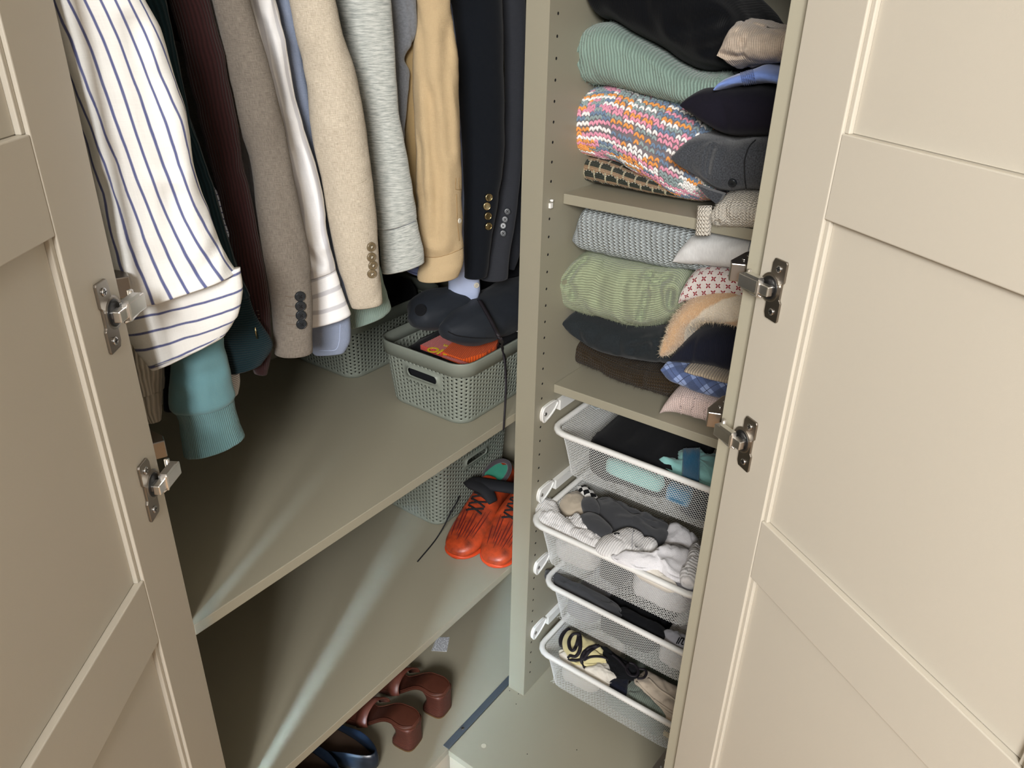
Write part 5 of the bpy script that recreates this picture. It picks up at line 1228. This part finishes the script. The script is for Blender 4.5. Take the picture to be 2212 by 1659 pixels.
# brown mules and navy pumps on the wardrobe floor
M_MULE = plain('brown_leather', rgb(96, 52, 40), .4, 0, .5, .2, 60); M_MULEI = plain('brown_insole', rgb(84, 46, 34), .5, 0, .4, .2, 80)
def m_stack():
    b = NB('stacked_heel'); x = b.n('ShaderNodeSeparateXYZ'); b.t.links.new(b.obj(), x.inputs[0]); w = b.wave(x.outputs[2], .0042)
    b.bump(w, .6, .001); return b.done(b.mix(w, rgb(74, 40, 34), rgb(104, 60, 50)), .45)
M_STK = m_stack(); M_TIP = plain('heel_tip', rgb(110, 80, 50), .6)
def mule(label, heel, heading):
    """heading points from heel to toe"""
    d = Vector((sin(heading), cos(heading), 0)); s_ = Vector((d.y, -d.x, 0)); O = Vector((heel[0], heel[1], 0)); Z = Vector((0, 0, 1))
    t = thing('heeled_mule', label, 'shoe', (heel[0], heel[1], 0), 'brown block-heel mules')
    def prof(l):     # sole height along the foot
        return .074 if l < .05 else .074-.060*(1-cos(pi*min(1, (l-.05)/.10)))/2
    def hw(l):
        return (.030*math.sqrt(max(0, 1-((.032-l)/.033)**2)) if l < .032 else .030-.004*sin(pi*min(1, (l-.032)/.10)) if l < .13 else .028+.012*sin(pi*min(1, (l-.13)/.10)) if l < .2 else .038*math.sqrt(max(0, 1-((l-.2)/.042)**2)))
    rows = []
    for i in range(40):
        l = .0005+.2405*i/39; w = max(hw(l), .001); r = []; z = prof(l)
        for k in range(25):
            ph = pi/2+2*pi*k/24; r.append(O+d*l+s_*(w*math.copysign(abs(cos(ph))**.6, cos(ph)))+Z*(z-.006+.006*math.copysign(abs(sin(ph))**.6, sin(ph))))
        r[-1] = r[0].copy(); rows.append(r)
    G().grid(rows).build('footbed', M_MULEI, t)
    rim = [O+d*l+s_*(hw(l)*.88)+Z*(prof(l)+.0004) for l in [.004+.18*q/20 for q in range(20, -1, -1)]]+[O+d*l-s_*(hw(l)*.88)+Z*(prof(l)+.0004) for l in [.004+.18*q/20 for q in range(21)]]
    G().tube(rim, .0008, 6).build('stitching', M_MULE, t)
    rows = []
    for i in range(14):
        q = i/13; z = .064*(1-q)+.004*q; ex = .029-.0045*sin(pi*q)*.8; ll = .058-.010*sin(pi*min(1, q*1.1))
        r = []
        for k in range(25):
            ph = 2*pi*k/24; x, y = cos(ph), sin(ph); r.append(O+d*(.002+ll/2+ll/2*math.copysign(abs(x)**.55, x))+s_*(ex*math.copysign(abs(y)**.55, y))+Z*z)
        r[-1] = r[0].copy(); rows.append(r)
    G().grid(rows).build('block_heel', M_STK, t, 'stacked block heel')
    c = [q*1.0-Z*.0038 for q in rows[-1][:-1]]; G().prism(c, Z*.0038).build('heel_tip', M_TIP, t)
    for l0, l1, hh in ((.108, .140, .036), (.165, .21, .040)):     # two straps over the foot
        rows = []
        for q in range(17):
            an = pi*q/16; w = .040*cos(an); z = hh*sin(an); r = []
            for (a, off) in ((0, 0), (1, 0), (1, .0025), (0, .0025), (0, 0)):
                l = l0+(l1-l0)*a+.012*sin(an); r.append(O+d*l+s_*(w*(1+off*20))+Z*(prof(l)-.004+z+off))
            rows.append(r)
        G().grid(rows).build('strap', M_MULE, t)
    return t
HM = math.atan2(-1, -.12)
mule('brown leather mule with a stacked block heel, the further one under the lower shelf', (-.064, .078), HM)
mule('brown leather mule with a stacked block heel, the nearer one beside the navy pump', (-.060, -.028), HM)
M_PUMP = plain('navy_patent', rgb(26, 36, 50), .3, 0, .5, .1); M_PIN = plain('brown_lining', rgb(64, 48, 36), .7)
def pump(label, heel, heading):
    d = Vector((sin(heading), cos(heading), 0)); s_ = Vector((d.y, -d.x, 0)); O = Vector((heel[0], heel[1], 0)); Z = Vector((0, 0, 1))
    t = thing('navy_pump', label, 'shoe', (heel[0], heel[1], 0), 'navy patent pumps'); N = 40
    def ol(u, k): # outline point: u angle, k scale; egg-shaped foot 0.235 long
        l = .1175-.1175*cos(u)*k; w = .037*math.sin(u)*k*(1+.12*cos(u)*-1) ; return l, w
    def topz(l): return .058 if l < .06 else .058-.020*min(1, (l-.06)/.06)
    vs = []; fs = []; lev = []
    for (k, zf) in ((.93, 0.0), (.99, .25), (1.0, .6), (.955, 1.0), (.925, 1.0), (.93, .3)):
        for i in range(N):
            u = 2*pi*i/N; l, w = ol(u, k); z = .006+(topz(l)-.006)*zf; vs.append(O+d*l+s_*w+Z*z)
    for a in range(5):
        for i in range(N): fs.append((a*N+i, a*N+(i+1) % N, (a+1)*N+(i+1) % N, (a+1)*N+i))
    fs.append(tuple(reversed(range(N))))
    G().add(vs, fs).build('upper', M_PUMP, t)
    G().prism([O+d*ol(2*pi*i/N, .93)[0]+s_*ol(2*pi*i/N, .93)[1]+Z*.011 for i in range(N)], Z*.003).build('insole', M_PIN, t)
    # vamp over the toes
    rows = []
    for i in range(12):
        l = .165+.068*i/11; q = 1-((l-.165)/.072)**2; w = .034*math.sqrt(max(q, .01)); r = []
        for k in range(17): an = pi*k/16; r.append(O+d*l+s_*(w*cos(an))+Z*(.020+.018*math.sqrt(max(q, .01))*sin(an)+.010))
        rows.append(r)
    vv = [q for r in rows for q in r]; G().add(vv, [(i*17+k, i*17+k+1, i*17+k+18, i*17+k+17) for i in range(11) for k in range(16)]).build('vamp', M_PUMP, t)
    G().prism([O+d*ol(2*pi*i/N, .92)[0]+s_*ol(2*pi*i/N, .92)[1] for i in range(N)], Z*.006).build('sole', M_BLACKP, t)
    return t
HP = math.atan2(-1, -.16)
pump('navy patent pump showing its rounded heel, beside the nearer brown mule', (-.083, -.128), HP)
pump('navy patent pump mostly hidden under the lower shelf, at the bottom of the photo', (-.115, -.205), HP)
# paper tag, dust
M_TAG = NB('printed_tag'); _u, _v, _w = M_TAG.uv(); _l = M_TAG.stripe(_u, .0022, .45, 0, .08); _k = M_TAG.noise(M_TAG.vec(M_TAG.m('MULTIPLY', _u, 500), M_TAG.m('MULTIPLY', _v, 300)), 1, 2)
M_TAG = M_TAG.done(M_TAG.mix(M_TAG.m('MULTIPLY', _l, M_TAG.m('GREATER_THAN', _k, .45)), rgb(214, 218, 224), rgb(120, 124, 130)), .6)
pt_ = [P(944, 1377, 2, .0006), P(971, 1377, 2, .0006), P(965, 1408, 2, .0006), P(932, 1406, 2, .0006)]
g = G(); uv = [(0, 0), (.022, 0), (.022, .034), (0, .034)]
g.add(pt_+[q+Vector((0, 0, .0012)) for q in pt_], [(4, 5, 6, 7), (3, 2, 1, 0), (0, 1, 5, 4), (1, 2, 6, 5), (2, 3, 7, 6), (3, 0, 4, 7)], 0, uv+uv, flat=True)
o = g.build('paper_tag', M_TAG); tag(o, 'small printed grey-white tag lying on the wardrobe floor', 'tag')
g = G()
for x, y in ((1101,1492),(1115,1521),(1139,1629),(1246,1620),(1372,1578),(1120,1499)): g.disc(P(x, y, 2, .0001), (0, 0, 1), .0011, .0008, 7)
o = g.build('dust_specks', M_DARK); tag(o, 'dark dust specks on the right wardrobe floor', 'dust'); o['kind'] = 'stuff'
